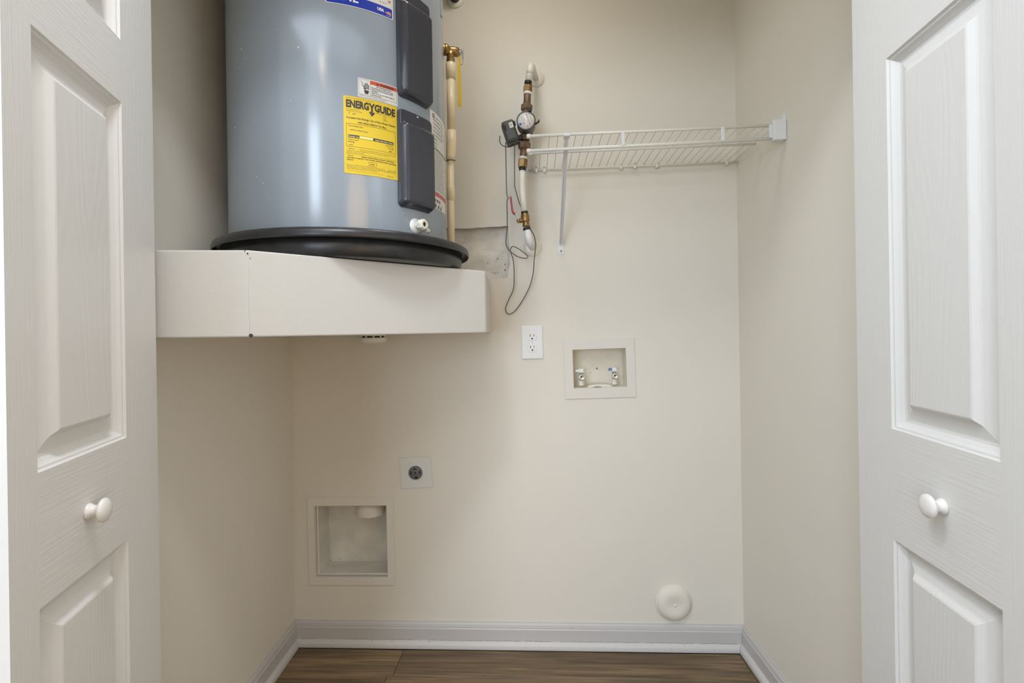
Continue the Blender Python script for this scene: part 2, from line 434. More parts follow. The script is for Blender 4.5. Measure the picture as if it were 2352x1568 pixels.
# cracked caulk line and nail marks on the back baseboard
g = B(); rg = random.Random(3)
for (a, c) in ((-.752, -.69), (-.66, -.655), (-.60, -.35), (-.30, .02), (.03, .12), (.15, .42), (.44, .60), (.62, .745)):
    k = max(2, int((c - a) / .03)); prev = None
    for i in range(k):
        u0 = a + (c - a) * i / k; u1 = a + (c - a) * (i + .8) / k
        hh = .0243 + rg.uniform(-.0006, .0006)
        for_pts = [bw(u0, hh, .0122), bw(u1, hh + .0004, .0122)]
        g.tube(for_pts, .0005, 5)
for (u, h, o) in ((-.64, .022, .0175), (-.50, .023, .0162), (-.43, .021, .0185), (-.33, .008, .0247), (-.30, .022, .0175), (.085, .024, .0125), (.03, .010, .0243), (.19, .07, .0095), (.52, .011, .0241), (.565, .022, .0172), (.66, .010, .0243)):
    g.lathe([(.0012, 0), (.0016, .0006)], bw(u, h, o), (nb.x, nb.y, .2), 6)
tag(g.build('caulk_marks', M['gap'], bb_), kind='stuff')

# ---------------------------------------------------------------- bifold doors
def leaf(parent, P, D, side, W, panels, knob=None, thick=0.034, z0=0.02, z1=1.912):
    """vertical leaf; local x runs from the far edge towards the camera, local y out of the seen face, panels=[(u0,u1,h0,h1)]"""
    D = Vector((D[0], D[1], 0)).normalized()
    N = Vector((0, 0, 1)).cross(D) * side      # normal of the seen face
    mw = Matrix((( D.x, N.x, 0, P[0]), (D.y, N.y, 0, P[1]), (0, 0, 1, 0), (0, 0, 0, 1)))
    b = B()
    u0, u1 = panels[0][0], panels[0][1]
    hs = sorted([h for p in panels for h in (p[2], p[3])])
    zs = [z0] + hs + [z1]; us = [0, u0, u1, W]
    for i in range(3):
        for j in range(len(zs) - 1):
            if i == 1 and j % 2 == 1: continue
            b.add([(us[i], 0, zs[j]), (us[i + 1], 0, zs[j]), (us[i + 1], 0, zs[j + 1]), (us[i], 0, zs[j + 1])], [(0, 1, 2, 3)], 1 if i == 1 else 0)
    def rr(p, k, d): return [(p[0] + k, d, p[2] + k), (p[1] - k, d, p[2] + k), (p[1] - k, d, p[3] - k), (p[0] + k, d, p[3] - k)]
    prof = [(0, 0), (.0022, -.0034), (.0050, -.0040), (.0085, -.0085), (.0140, -.0128), (.0180, -.0136)]
    for p in panels:
        b.ring_loft([rr(p, k, d) for k, d in prof], True, False, False, 0, False)
    # back and edges
    b.add([(0, -thick, z0), (W, -thick, z0), (W, -thick, z1), (0, -thick, z1)], [(0, 1, 2, 3)])
    for (a, c) in (((0, z0), (W, z0)), ((W, z0), (W, z1)), ((W, z1), (0, z1)), ((0, z1), (0, z0))):
        b.add([(a[0], 0, a[1]), (c[0], 0, c[1]), (c[0], -thick, c[1]), (a[0], -thick, a[1])], [(0, 1, 2, 3)])
    o = b.build('door_leaf', [M['door_stile'], M['door_rail']], parent, recalc=True)
    o.matrix_local = mw
    for p in panels:
        q = B()
        pr = [(.0180, -.0136), (.0200, -.0134), (.0290, -.0112), (.0360, -.0092), (.0385, -.0078), (.0440, -.0018), (.0465, -.0008)]
        q.ring_loft([rr(p, k, d) for k, d in pr], True, False, True, 0, False)
        q.build('raised_panel', M['door_panel'], o)
    return o, mw
LD = [(.1135, .3290, .755 - .525, .755), (.1135, .3290, .921, 1.469), (.1135, .3290, 1.572, 1.845)]
RD = [(.0985, .3115, .730 - .51, .730), (.0985, .3115, .9135, 1.5275), (.0985, .3115, 1.628, 1.845)]
def knob(parent, mw, u, h, sc=1.0):
    k = B()
    prof = [(.0105, 0), (.0115, .001), (.0115, .0040), (.0095, .007), (.0080, .011), (.0080, .014), (.0085, .0175), (.0135, .0200), (.0165, .0230), (.0172, .0262), (.0160, .0292), (.0120, .0322), (.0065, .0340), (.0, .0345)]
    k.lathe([(r * sc, t * .78) for r, t in prof], (u, 0, h), (0, 1, 0), 32)
    o = k.build('knob', M['knob'], parent); o.matrix_local = mw
    return o
d1 = tag(empty('door_1', (0, 0, 0)), 'left white bifold closet door with raised panels and a white knob', kind='structure')
la, mwa = leaf(d1, (-.6614, .93), (.2504, -1), 1, .379, LD)
knob(d1, mwa, .2255, .8385)
leaf(d1, (-.757, .918), (.362, -.932), -1, .375, LD)
d2 = tag(empty('door_2', (0, 0, 0)), 'right white bifold closet door with raised panels and a white knob', kind='structure')
lb, mwb = leaf(d2, (.6404, .93), (-.1217, -1), -1, .379, RD)
knob(d2, mwb, .2135, .8245)
leaf(d2, (.757, .918), (-.29, -.957), 1, .372, RD)

# ---------------------------------------------------------------- platform under the heater
PZ0, PZ1 = 1.0812, 1.252
plat = empty('heater_platform', (-.5, 1.4, PZ0))
tag(plat, 'cream drywall platform in the left corner carrying the water heater', 'platform')
PLAN = [(xl(.955) + .001, .955), (-.515, .982), (-.0735, 1.381), (-.0700, 1.388), (-.072, 1.7275), (xl(1.755) + .001, 1.759)]
pb = B().prism([(x + .5, y - 1.4) for x, y in PLAN], 0, PZ1 - PZ0).build('platform_body', M['platform'], plat, bevel=.003, seg=2)
ck = B()
def on(x, y, z): return (x + .5, y - 1.4, z - PZ0)
# cracked drywall joint at the crease
rk = random.Random(8); pts = []
for i in range(9):
    t = i / 8
    pts.append(on(-.5152 + rk.uniform(-.0010, .0010), .9823, PZ0 + .006 + (PZ1 - PZ0 - .012) * t))
ck.tube(pts, [.00012 + .00015 * rk.random() for _ in pts], 5)
M['joint'] = mat('cracked_joint_line', (0.44, 0.42, 0.38, 1), 0.9)  # grey of the cracked joint itself
tag(ck.build('joint_crack', M['joint'], plat), 'thin cracked joint line')
ch = B()
ch.lathe([(.0002, -.004), (.0036, -.001), (.0040, .001)], on(-.5125, .983, PZ0 + .003), (.2, -1, 0), 7)
ch.lathe([(.0002, -.003), (.0018, 0)], on(-.516, .9815, PZ1 - .007), (.1, -1, 0), 6)
ch.lathe([(.0002, -.003), (.0013, 0)], on(-.521, .9808, PZ1 - .002), (.1, -1, 0), 6)
ch.lathe([(.0002, -.003), (.0013, 0)], on(-.5125, .984, PZ1 - .016), (.1, -1, 0), 6)
tag(ch.build('chips', M['crack'], plat), 'dark chips in the platform edge', kind='stuff')

# ---------------------------------------------------------------- drain pan
CX_, CY_ = -.447, 1.386
pan = empty('drain_pan', (CX_, CY_, PZ1 + .0012))
tag(pan, 'round black plastic drain pan with rolled rim under the water heater', 'pan')
b = B()
b.lathe([(.0, 0), (.296, 0), (.303, .002), (.3065, .008), (.3085, .020), (.311, .048), (.3075, .048), (.305, .020), (.302, .008), (.296, .004), (.0, .004)], n=96, cap=False)
b.build('basin', M['pan'], pan)
b = B()
ring = [(.3075, .048), (.309, .055), (.314, .0605), (.3205, .0610), (.3265, .0575), (.3295, .0500), (.3298, .0420), (.3280, .0385), (.3262, .0420), (.3235, .0490), (.3180, .0520), (.311, .0480), (.3075, .048)]
b.lathe(ring, n=96, cap=False)
b.build('rim', M['pan'], pan)

# ---------------------------------------------------------------- water heater
TZ = PZ1 + .0060
TR = .279
HX, HY = -.4584, 1.382
wh = empty('water_heater', (HX, HY, TZ))
tag(wh, 'large grey cylindrical electric water heater standing in the black pan', 'water heater')
def cp(deg, z, r=TR):                           # world-style height -> heater local
    a = math.radians(deg)
    return (r * math.sin(a), -r * math.cos(a), z - TZ)
b = B()
b.lathe([(.0, 0), (.268, 0), (.275, .002), (.279, .010), (.279, 1.03), (.274, 1.05), (.25, 1.07), (.12, 1.085), (.0, 1.088)], n=128, cap=False)
b.build('tank', M['tank'], wh, recalc=False)
# jacket seam at the right
b = B()
for k in range(1): 
    b.ring_loft([[cp(85.0, z, TR), cp(85.0, z, TR + .0022), cp(88.0, z, TR + .0022), cp(88.0, z, TR)] for z in (1.945, 2.27)], True, True, True, 0, False)
b.build('jacket_seam', M['tank'], wh)
def access_panel(th0, th1, z0, z1, name):
    W_ = math.radians(th1 - th0) * TR; Hh = z1 - z0; b = B()
    nx, nz = 64, 84; vs = []
    def inside(x, y, x0, x1, y0, y1, r):        # distance inside a rounded rectangle
        cx, cy = (x0 + x1) / 2, (y0 + y1) / 2
        qx = abs(x - cx) - (x1 - x0) / 2 + r; qy = abs(y - cy) - (y1 - y0) / 2 + r
        return -(math.hypot(max(qx, 0), max(qy, 0)) + min(max(qx, qy), 0) - r)
    def ease(lo, hi, n):                        # denser near both ends
        return [lo + (hi - lo) * (0.5 - 0.5 * math.cos(PI * i / n)) for i in range(n + 1)]
    for z in ease(0, Hh, nz):
        for x in ease(0, W_, nx):
            d1 = inside(x, z, 0, W_, 0, Hh, .012)
            d2 = inside(x, z, 0.0005, W_ - .0005, .0005, Hh - .030, .016)
            h = -.003
            if d1 > -.0001: h = .0125 * min(1, d1 / .004) ** .5 if d1 > 0 else 0
            if d2 > 0:
                t = min(1, d2 / .016); h = max(h, .0265 * math.sqrt(max(0, 1 - (1 - t) ** 2)))
            deg = th0 + math.degrees(x / TR)
            vs.append(cp(deg, z0 + z, TR + h))
    n1 = nx + 1
    b.add(vs, [(j * n1 + i, j * n1 + i + 1, (j + 1) * n1 + i + 1, (j + 1) * n1 + i) for j in range(nz) for i in range(nx)], 0, True)
    o = b.build(name, M['panel'], wh, recalc=False)
    s = B()
    dg = (th0 + th1) / 2 - .3; c = Vector(cp(dg, z1 - .0095, TR + .0118)); nrm = Vector((math.sin(math.radians(dg)), -math.cos(math.radians(dg)), 0))
    s.lathe([(.0030, 0), (.0032, .001), (.0022, .0024), (.0, .0028)], c, nrm, 12)
    s.build('screw', M['steel'], o)
    return o
access_panel(44.4, 65.6, 1.6450, 1.9030, 'access_cover')
access_panel(44.0, 65.9, 1.3830, 1.6155, 'access_cover')

class Label:
    """a sticker bent onto the tank; s runs right, t runs down, metres"""
    def __init__(self, name, th0, ztop, w_, h_, m, rc=.003, lift=.0005):
        self.th0, self.zt, self.lift = th0, ztop, lift; self.w, self.h = w_, h_
        self.base = self.patch(0, w_, 0, h_, rc).build(name, m, wh, recalc=False)
        self.k = 1
    def p(self, s, t, l=0): return cp(self.th0 + math.degrees(s / TR), self.zt - t, TR + self.lift + l)
    def patch(self, s0, s1, t0, t1, rc=0.0, l=0.0, b=None):
        b = b or B(); n = max(2, int((s1 - s0) / .004) + 1)
        ss = [s0 + (s1 - s0) * i / n for i in range(n + 1)]
        if rc:
            ss = sorted(set(ss + [s0 + rc * k for k in (.1, .3, .6)] + [s1 - rc * k for k in (.1, .3, .6)]))
        vs = []
        for s in ss:
            e = min(s - s0, s1 - s); k = 0
            if rc and e < rc: k = rc - math.sqrt(max(0, rc * rc - (rc - e) ** 2))
            vs += [self.p(s, t1 - k, l), self.p(s, t0 + k, l)]
        return b.add(vs, [(2 * i, 2 * i + 2, 2 * i + 3, 2 * i + 1) for i in range(len(ss) - 1)], 0, True)
    def frame(self, s0, s1, t0, t1, w_, b, l):
        self.patch(s0, s1, t0, t0 + w_, 0, l, b); self.patch(s0, s1, t1 - w_, t1, 0, l, b)
        self.patch(s0, s0 + w_, t0, t1, 0, l, b); self.patch(s1 - w_, s1, t0, t1, 0, l, b)
    def text(self, b, body, s, t, size, bold=0, shear=0, spacing=1.0, width=None, align='LEFT', l=.0004):
        vs, fs = text_mesh(body, size, bold, shear, spacing)
        x0 = min(v[0] for v in vs); x1 = max(v[0] for v in vs)
        k = (width / (x1 - x0)) if width else 1.0
        W_ = (x1 - x0) * k
        o = s if align == 'LEFT' else (s - W_ / 2 if align == 'CENTER' else s - W_)
        b.add([self.p(o + (x - x0) * k, t - y, l) for x, y in vs], fs)
    def poly(self, b, pts, l=.0004):
        tr = tessellate_polygon([[Vector((s, -t, 0)) for s, t in pts]])
        b.add([self.p(s, t, l) for s, t in pts], tr)
    def put(self, b, name, m):
        o = b.build(name, m, self.base, recalc=False)
        me = o.data                               # make print face outwards
        bm = bmesh.new(); bm.from_mesh(me)
        for f in bm.faces:
            c = f.calc_center_median()
            if f.normal.x * c.x + f.normal.y * c.y < 0: f.normal_flip()
        bm.to_mesh(me); bm.free()
        if 'print' in name: o['kind'] = 'stuff'
        return o

# --- yellow energy label
E_ = Label('energy_label', 18.75, 1.6170, .1240, .1735, M['yellow'], .003, .0009)
W_ = .1240; b = B(); sp = B()
E_.text(b, 'ENERG', .0055, .0245, .0225, bold=.0011, width=.0500)
E_.text(b, 'GUIDE', .0680, .0245, .0225, bold=.0011, width=.0505)
# the Y whose tail is the arrow
E_.poly(b, [(.0550, .0080), (.0590, .0080), (.0622, .0140), (.0654, .0080), (.0694, .0080), (.0642, .0175), (.0642, .0315), (.0602, .0315), (.0602, .0175)])
E_.poly(b, [(.0552, .0290), (.0582, .0274), (.0622, .0325), (.0662, .0274), (.0692, .0290), (.0622, .0380)])
E_.text(sp, 'Based on standard U.S. Government tests', .0055, .0052, .0030, width=.062)
E_.text(sp, 'Water Heater: Electric', .0055, .0305, .0034, width=.028)
E_.text(sp, 'Capacity (first hour rating)', .0055, .0340, .0034, width=.034)
E_.text(b, '51   gals', .0105, .0395, .0040, width=.016)
for i, (tx, t0_) in enumerate((('Model(s)', .0290), ('of first hour rating', .0285), ('E 50 2', .0330), ('5 gals', .0372), ('heating', .0412))):
    E_.text(sp, tx, .088 if i else .072, t0_ , .0034)
E_.text(b, 'Compare the Energy Use of this Water Heater', .0055, .0500, .0060, bold=.00010, width=.1130)
E_.text(b, 'with others Before You Buy.', .0300, .0585, .0060, bold=.00010, width=.066)
E_.frame(.0055, .1185, .0612, .1130, .0005, b, .0004)
E_.text(b, 'This Model Uses', .0100, .0680, .0048, width=.031)
E_.text(b, '4773 kWh/Year', .0130, .0770, .0046, width=.040)
E_.patch(.0095, .0335, .0865, .0930, 0, .0004, b)
E_.patch(.0640, .1130, .0865, .0930, 0, .0004, b)
E_.patch(.0335, .0640, .0865, .0870, 0, .0004, b); E_.patch(.0335, .0640, .0925, .0930, 0, .0004, b)
E_.text(b, 'Uses Least', .0095, .0985, .0046, width=.022); E_.text(b, 'Energy', .0095, .1035, .0046, width=.014)
E_.text(b, 'Uses Most', .1130, .0985, .0046, width=.019, align='RIGHT'); E_.text(b, 'Energy', .1130, .1035, .0046, width=.013, align='RIGHT')
E_.text(b, '4373', .0110, .1105, .0042); E_.text(b, '4900', .1090, .1105, .0042, align='RIGHT')
E_.text(b, 'kWh/Year', .0095, .1190, .0038, width=.013)
E_.text(sp, 'is a measure of energy (electricity) use. Your utility company uses it to', .0330, .1190, .0036, width=.0855)
E_.text(sp, 'compute your bill. Only models with first hour ratings of 48 to 55', .0055, .1230, .0036, width=.095)
E_.text(sp, 'gallons are used in this scale.', .0055, .1268, .0036, width=.038)
E_.patch(.0055, .1185, .1290, .1294, 0, .0004, b)
E_.text(b, 'Electric', .0080, .1345, .0042, width=.013)
E_.text(b, 'water heaters that use fewer kWh/Year', .0370, .1345, .0044, bold=.00008, width=.078)
E_.text(b, 'cost less to operate. This model\'s estimated yearly operating', .0055, .1392, .0044, bold=.00008, width=.113)
E_.text(b, 'cost is:', .0055, .1438, .0044, bold=.00008, width=.014)
E_.frame(.0530, .0715, .1425, .1515, .0005, b, .0004)
E_.text(b, '$404', .0570, .1490, .0050)
E_.text(sp, 'Based on a 1994 U.S. Government national average cost of', .0055, .1555, .0037, width=.085)
E_.text(b, '8.41c per kWh', .0980, .1555, .0037, width=.020)
E_.text(sp, 'for Electricity. Your actual operating cost will vary depending on your', .0055, .1592, .0037, width=.113)
E_.text(sp, 'local utility rates and your use of the product.', .0055, .1630, .0037, width=.068)
E_.patch(.0055, .0860, .1668, .1671, 0, .0004, sp)
E_.text(sp, '184012-000', .0960, .1690, .0030)
E_.put(b, 'print', M['print']); E_.put(sp, 'fine_print', M['soft_print'])
b = B()
E_.text(b, 'Energy use', .0110, .0915, .0042, bold=.0001, width=.021, l=.0007)
E_.text(b, 'range of all similar models', .0680, .0915, .0042, bold=.0001, width=.043, l=.0007)
E_.put(b, 'light_print', M['pale_yellow'])
b = B(); E_.patch(.0336, .0639, .0871, .0924, 0, .0003, b); E_.put(b, 'scale_bar', M['pale_yellow'])

# --- white warning label
A_ = Label('warning_label', 25.2, 1.6630, .0950, .0445, M['label_white'], .003, .0006)
b = B()
A_.frame(.0022, .0925, .0022, .0372, .0004, b, .0004); A_.patch(.0275, .0279, .0022, .0372, 0, .0004, b)
A_.poly(b, [(.0055, .0070), (.0062, .0066), (.0118, .0108), (.0095, .0150), (.0132, .0190), (.0125, .0195), (.0085, .0152), (.0108, .0110)])
A_.poly(b, [(.0135, .0262), (.0248, .0262), (.0230, .0345), (.0158, .0345)])
for k, (x, t0_) in enumerate(((.0138, .0150), (.0164, .0108), (.0190, .0095), (.0216, .0105), (.0240, .0135))):
    A_.patch(x - .00075, x + .00075, t0_, .0228, 0, .0004, b)
A_.poly(b, [(.0130, .0222), (.0250, .0222), (.0250, .0236), (.0196, .0226), (.0168, .0252), (.0131, .0240)])
for i, (tx, wd) in enumerate((('Electrical Shock Hazard', .036), ('Disconnect power before servicing.', .0520), ('Replace all parts and panels before', .0530), ('operating.', .0150), ('Failure to do so can result in death or', .0560), ('electrical shock.', .0240))):
    A_.text(b, tx, .0300 if i else .0420, .0145 + .0041 * i, .0041, bold=.00006, width=wd)
A_.text(b, 'DANGER: To reduce the risk of electric shock, disconnect', .0025, .0400, .0026, width=.066)
A_.text(b, 'power at the main breaker before removing covers', .0025, .0430, .0026, width=.060)
A_.put(b, 'print', M['print'])
b = B(); A_.patch(.0283, .0921, .0026, .0105, 0, .0004, b); A_.put(b, 'red_band', M['label_red'])
b = B(); A_.text(b, 'WARNING', .0500, .0093, .0072, bold=.00025, width=.034, l=.0008)
A_.poly(b, [(.0415, .0094), (.0445, .0040), (.0475, .0094)], .0008)
A_.put(b, 'warning_print', M['print'])

# --- white and blue brand label, cut by the top of the photograph
D_ = Label('brand_label', 11.6, 1.9200, .1525, .1010, M['label_white'], .004, .0006)
zt = 1.9200
b = B()
b_s0, b_s1 = .0020, .1495
D_.patch(b_s0, b_s1, zt - 1.8427, zt - 1.8208, .0035, .0003, b)
D_.patch(b_s0, .0800, zt - 1.8900, zt - 1.8380, 0, .0003, b)
D_.put(b, 'blue_band', M['label_blue'])
b = B()
def th2s(th): return math.radians(th - 11.6) * TR
D_.text(b, 'LINE', th2s(26.85), zt - 1.8300, .0300, bold=.0006, shear=.22, width=.058, align='RIGHT', l=.0006)
D_.text(b, 'USA', th2s(38.2), zt - 1.8292, .0092, bold=.0005, width=.0165, align='RIGHT', l=.0006)
D_.patch(th2s(39.2), th2s(41.6), zt - 1.8243, zt - 1.8236, 0, .0006, b)
D_.put(b, 'white_print', M['white_paint'])
b = B()
D_.text(b, 'A N Y', th2s(39.8), zt - 1.8490, .0056, width=.0190, align='RIGHT', l=.0006)
D_.put(b, 'print', M['grey_print'])
b = B()
f0 = th2s(38.6)
D_.poly(b, [(f0, zt - 1.8310), (f0 + .004, zt - 1.8318), (f0 + .008, zt - 1.8340), (f0 + .0135, zt - 1.8335), (f0 + .0155, zt - 1.8310), (f0 + .0155, zt - 1.8262), (f0 + .009, zt - 1.8272), (f0 + .003, zt - 1.8290)], .0006)
D_.put(b, 'flag', M['label_pink'])
b = B(); D_.poly(b, [(th2s(40.0), zt - 1.860), (th2s(41.0), zt - 1.8545), (th2s(41.8), zt - 1.860)], .0006)
D_.put(b, 'red_print', M['label_red'])

# --- rating label on the right flank
R_ = Label('rating_label', 67.3, 1.6540, .1150, .2500, M['label_white'], .002, .0006)
b = B(); q0 = .013
R_.lathe = None
R_.frame(q0, q0 + .010, .006, .016, .0025, b, .0004)
for i in range(9):
    R_.text(b, ('CAPACITY  50 US GAL', 'UPPER ELEMENT  4500 W', 'LOWER ELEMENT  4500 W', 'VOLTS AC 240   PHASE 1', 'MAX WORKING PRESSURE 150 PSI', 'TEST PRESSURE 300 PSI', 'MODEL', 'SERIAL', 'ITEM')[i], q0 + .002 + (.014 if i < 1 else 0), .013 + .0095 * i, .0052, width=(.06, .07, .07, .075, .085, .06, .025, .028, .02)[i])
R_.patch(.002, .113, .0925, .0950, 0, .0004, b)
for i in range(20):
    R_.text(b, ('INSTALLATION AND SERVICE OF THIS WATER HEATER', 'REQUIRES ABILITY EQUIVALENT TO THAT OF A', 'LICENSED TRADESMAN IN THE FIELD INVOLVED', 'DO NOT REMOVE ANY PERMANENT INSTRUCTIONS')[i % 4], q0 - .002, .1015 + .0052 * i, .0040, width=.094 - .01 * (i % 3))
R_.patch(.002, .113, .2055, .2068, 0, .0004, b)
R_.frame(.002, .113, .2065, .2490, .0006, b, .0004)
for i in range(3):
    R_.patch(q0 + .004 + .014 * i, q0 + .012 + .014 * i, .224, .231, 0, .0004, b)
    R_.poly(b, [(q0 + .003 + .018 * i, .246), (q0 + .012 + .018 * i, .234), (q0 + .014 + .018 * i, .246)])
R_.put(b, 'print', M['print'])
b = B(); R_.patch(.002, .113, .2080, .2160, 0, .0004, b); R_.put(b, 'red_band', M['label_rose'])

# --- specks of wall paint on the tank
b = B(); rs = random.Random(2)
spots = [(-3.4, 1.7170, .0021), (-38.9, 1.7405, .0016), (-7.6, 1.5995, .0011), (-36, 1.716, .0007), (-28, 1.440, .0009), (-26, 1.432, .0008), (-24, 1.424, .0010), (-47, 1.57, .0012), (-20, 1.39, .0007), (-41, 1.70, .0006), (-15, 1.76, .0006), (-33, 1.52, .0006)]
for th, z, r in spots:
    th = th + 2.8 + max(0, -th - 3) * .089
    a = math.radians(th); b.lathe([(r, -.0002), (r * .9, .0004), (0, .0007)], cp(th, z), (math.sin(a), -math.cos(a), 0), 8)
tag(b.build('paint_specks', M['white_paint'], wh), kind='stuff')

# --- drain valve
th = 54.6; a = math.radians(th); nrm = Vector((math.sin(a), -math.cos(a), 0)); c = Vector(cp(th, 1.3445))
dv = B().lathe([(.0190, -.001), (.0190, .0015), (.0165, .0045), (.010, .006)], c, nrm, 28).build('drain_valve', M['white'], wh)
b = B(); b.lathe([(.008, .004), (.008, .016)], c, nrm, 16)
b.lathe([(.0125, .016), (.0138, .018), (.0138, .028), (.0115, .0315), (.0062, .0318), (.0058, .027)], c, nrm, 8, smooth=False)
b.build('valve_body', M['cap'], dv)
B().lathe([(.0058, .0285), (.0030, .0292), (.0, .0300)], c, nrm, 14).build('valve_hole', M['dark'], dv)  # black disc, painted in for the dark of the valve's centre hole
tv = Vector((math.cos(a), math.sin(a), 0)); pz = c + nrm * .02
B().tube([pz + tv * .010 + Vector((0, 0, -.006)), pz + tv * .019 + Vector((0, 0, -.011)), pz + tv * .024 + Vector((0, 0, -.012))], [.006, .0058, .0062], 12).build('hose_outlet', M['cap'], dv)

# --- temperature and pressure relief valve
A0 = math.radians(24); rd = Vector((math.cos(A0), math.sin(A0), 0)); tg = Vector((-math.sin(A0), math.cos(A0), 0))
c = Vector((CX_ - HX, CY_ - HY, 1.931 - TZ)) + rd * .2765
rv = B().lathe([(.014, -.016), (.014, .004)], c, rd, 24, cap=False).build('relief_valve', M['brass'], wh)
b = B()
b.lathe([(.0150, .0035), (.0170, .006), (.0168, .011), (.0125, .018), (.0118, .024), (.0135, .030), (.0140, .046), (.0120, .049), (0, .049)], c, rd, 20)
DP = c + rd * .0240                            # axis of the downward branch
b.cyl(DP, DP + Vector((0, 0, -.026)), .0115, 18)
b.build('valve_body', M['brass'], rv)
B().lathe([(.0118, 0), (.0122, .001), (.0122, .009), (.0128, .0095), (.0128, .0125), (.0115, .013)], DP + Vector((0, 0, -.038)), (0, 0, 1), 8, smooth=False).build('nut', M['brass'], rv)
b = B()
e = c + rd * .050
b.tube([e + Vector((0, 0, .012)), e + rd * .006 + Vector((0, 0, .013)), e + rd * .012 + Vector((0, 0, .008)), e + rd * .0135 + Vector((0, 0, -.012)), e + rd * .011 + Vector((0, 0, -.031)), e + rd * .008 + Vector((0, 0, -.034))], [.003, .0032, .0028, .0020, .0018, .0018], 8)
b.lathe([(.006, 0), (.0075, .004), (.006, .008), (0, .009)], e - rd * .001, rd, 12)
b.build('test_lever', M['steel'], rv)
b = B(); q = c + rd * .0505
top = q + Vector((0, 0, .012))
pts = [(top, .004), (top + Vector((.001, -.001, -.030)), .0055), (top + Vector((.000, -.002, -.075)), .0075), (top + Vector((.001, -.002, -.130)), .0080), (top + Vector((.000, -.001, -.168)), .0080), (top + Vector((-.001, 0, -.176)), .006)]
t1 = Vector((.55, .83, 0))
b.ring_loft([[p - t1 * w0 + rd * .0004, p + t1 * w0 + rd * .0004, p + t1 * w0 - rd * .0004, p - t1 * w0 - rd * .0004] for p, w0 in pts], True, True, True, 0, False)
b.build('tag', M['yellow'], rv)

# ---------------------------------------------------------------- discharge pipe of the relief valve
ax_top = Vector((CX_, CY_, 0)) + rd * (.2765 + .0240)
dp = empty('discharge_pipe', (ax_top.x, ax_top.y, 1.31))
tag(dp, 'cream plastic discharge pipe running down the right side of the water heater', 'pipe')
def dl(off, z): return Vector((rd.x * off, rd.y * off, z - 1.31))
B().lathe([(.0125, 0), (.0142, .0005), (.0150, .045), (.0138, .0465)], dl(0, 1.8465), (0, 0, 1), 24).build('coupling', M['cream'], dp)
B().tube([dl(0, 1.85), dl(-.0012, 1.68)], .0120, 20).build('pipe', M['cream'], dp)
B().tube([dl(-.0012, 1.690), dl(-.0012, 1.6895), dl(-.0014, 1.648), dl(-.0030, 1.628), dl(-.0048, 1.612), dl(-.0048, 1.600)], [.0125, .0148, .0149, .0144, .0132, .0124], 24).build('elbow_fitting', M['cream'], dp)
B().tube([dl(-.0048, 1.605), dl(-.0060, 1.46), dl(-.0075, 1.268)], .0105, 20).build('pipe', M['cream'], dp)
B().tube([dl(-.0052, 1.520), dl(-.0052, 1.5155), dl(-.0052, 1.480), dl(-.0052, 1.4795)], [.0105, .0120, .0120, .0105], 20).build('coupling', M['cream'], dp)
rg_ = [dl(-.0048, 1.600) + Vector((math.cos(t) * .0138, math.sin(t) * .0138, .002 * math.sin(t))) for t in [2 * PI * k / 20 for k in range(21)]]
B().tube(rg_, .0010, 6).build('wire_tie', M['mid_grey'], dp)

# ---------------------------------------------------------------- smoke detector under the platform
sd = empty('smoke_detector', (-.4446, 1.60, PZ0))
tag(sd, 'small round white smoke detector hanging under the heater platform', 'detector')
b = B(); b.lathe([(.040, -.0003), (.040, -.005), (.034, -.0056)], n=40); b.build('mounting_base', M['detector'], sd)
b = B(); b.lathe([(.034, -.0052), (.034, -.0104)], n=40, cap=False); b.build('vent_gap', M['dark'], sd)
b = B()
for k in range(10):
    t = 2 * PI * k / 10; b.cyl((math.cos(t) * .037, math.sin(t) * .037, -.005), (math.cos(t) * .037, math.sin(t) * .037, -.0108), .0028, 8)
tag(b.build('vent_ribs', M['detector'], sd))
b = B(); b.lathe([(.038, -.0102), (.0430, -.0108), (.0437, -.0130), (.0430, -.0185), (.0395, -.0240), (.0330, -.0280), (.020, -.0295), (0, -.030)], n=40, cap=False); b.build('cover', M['detector'], sd)

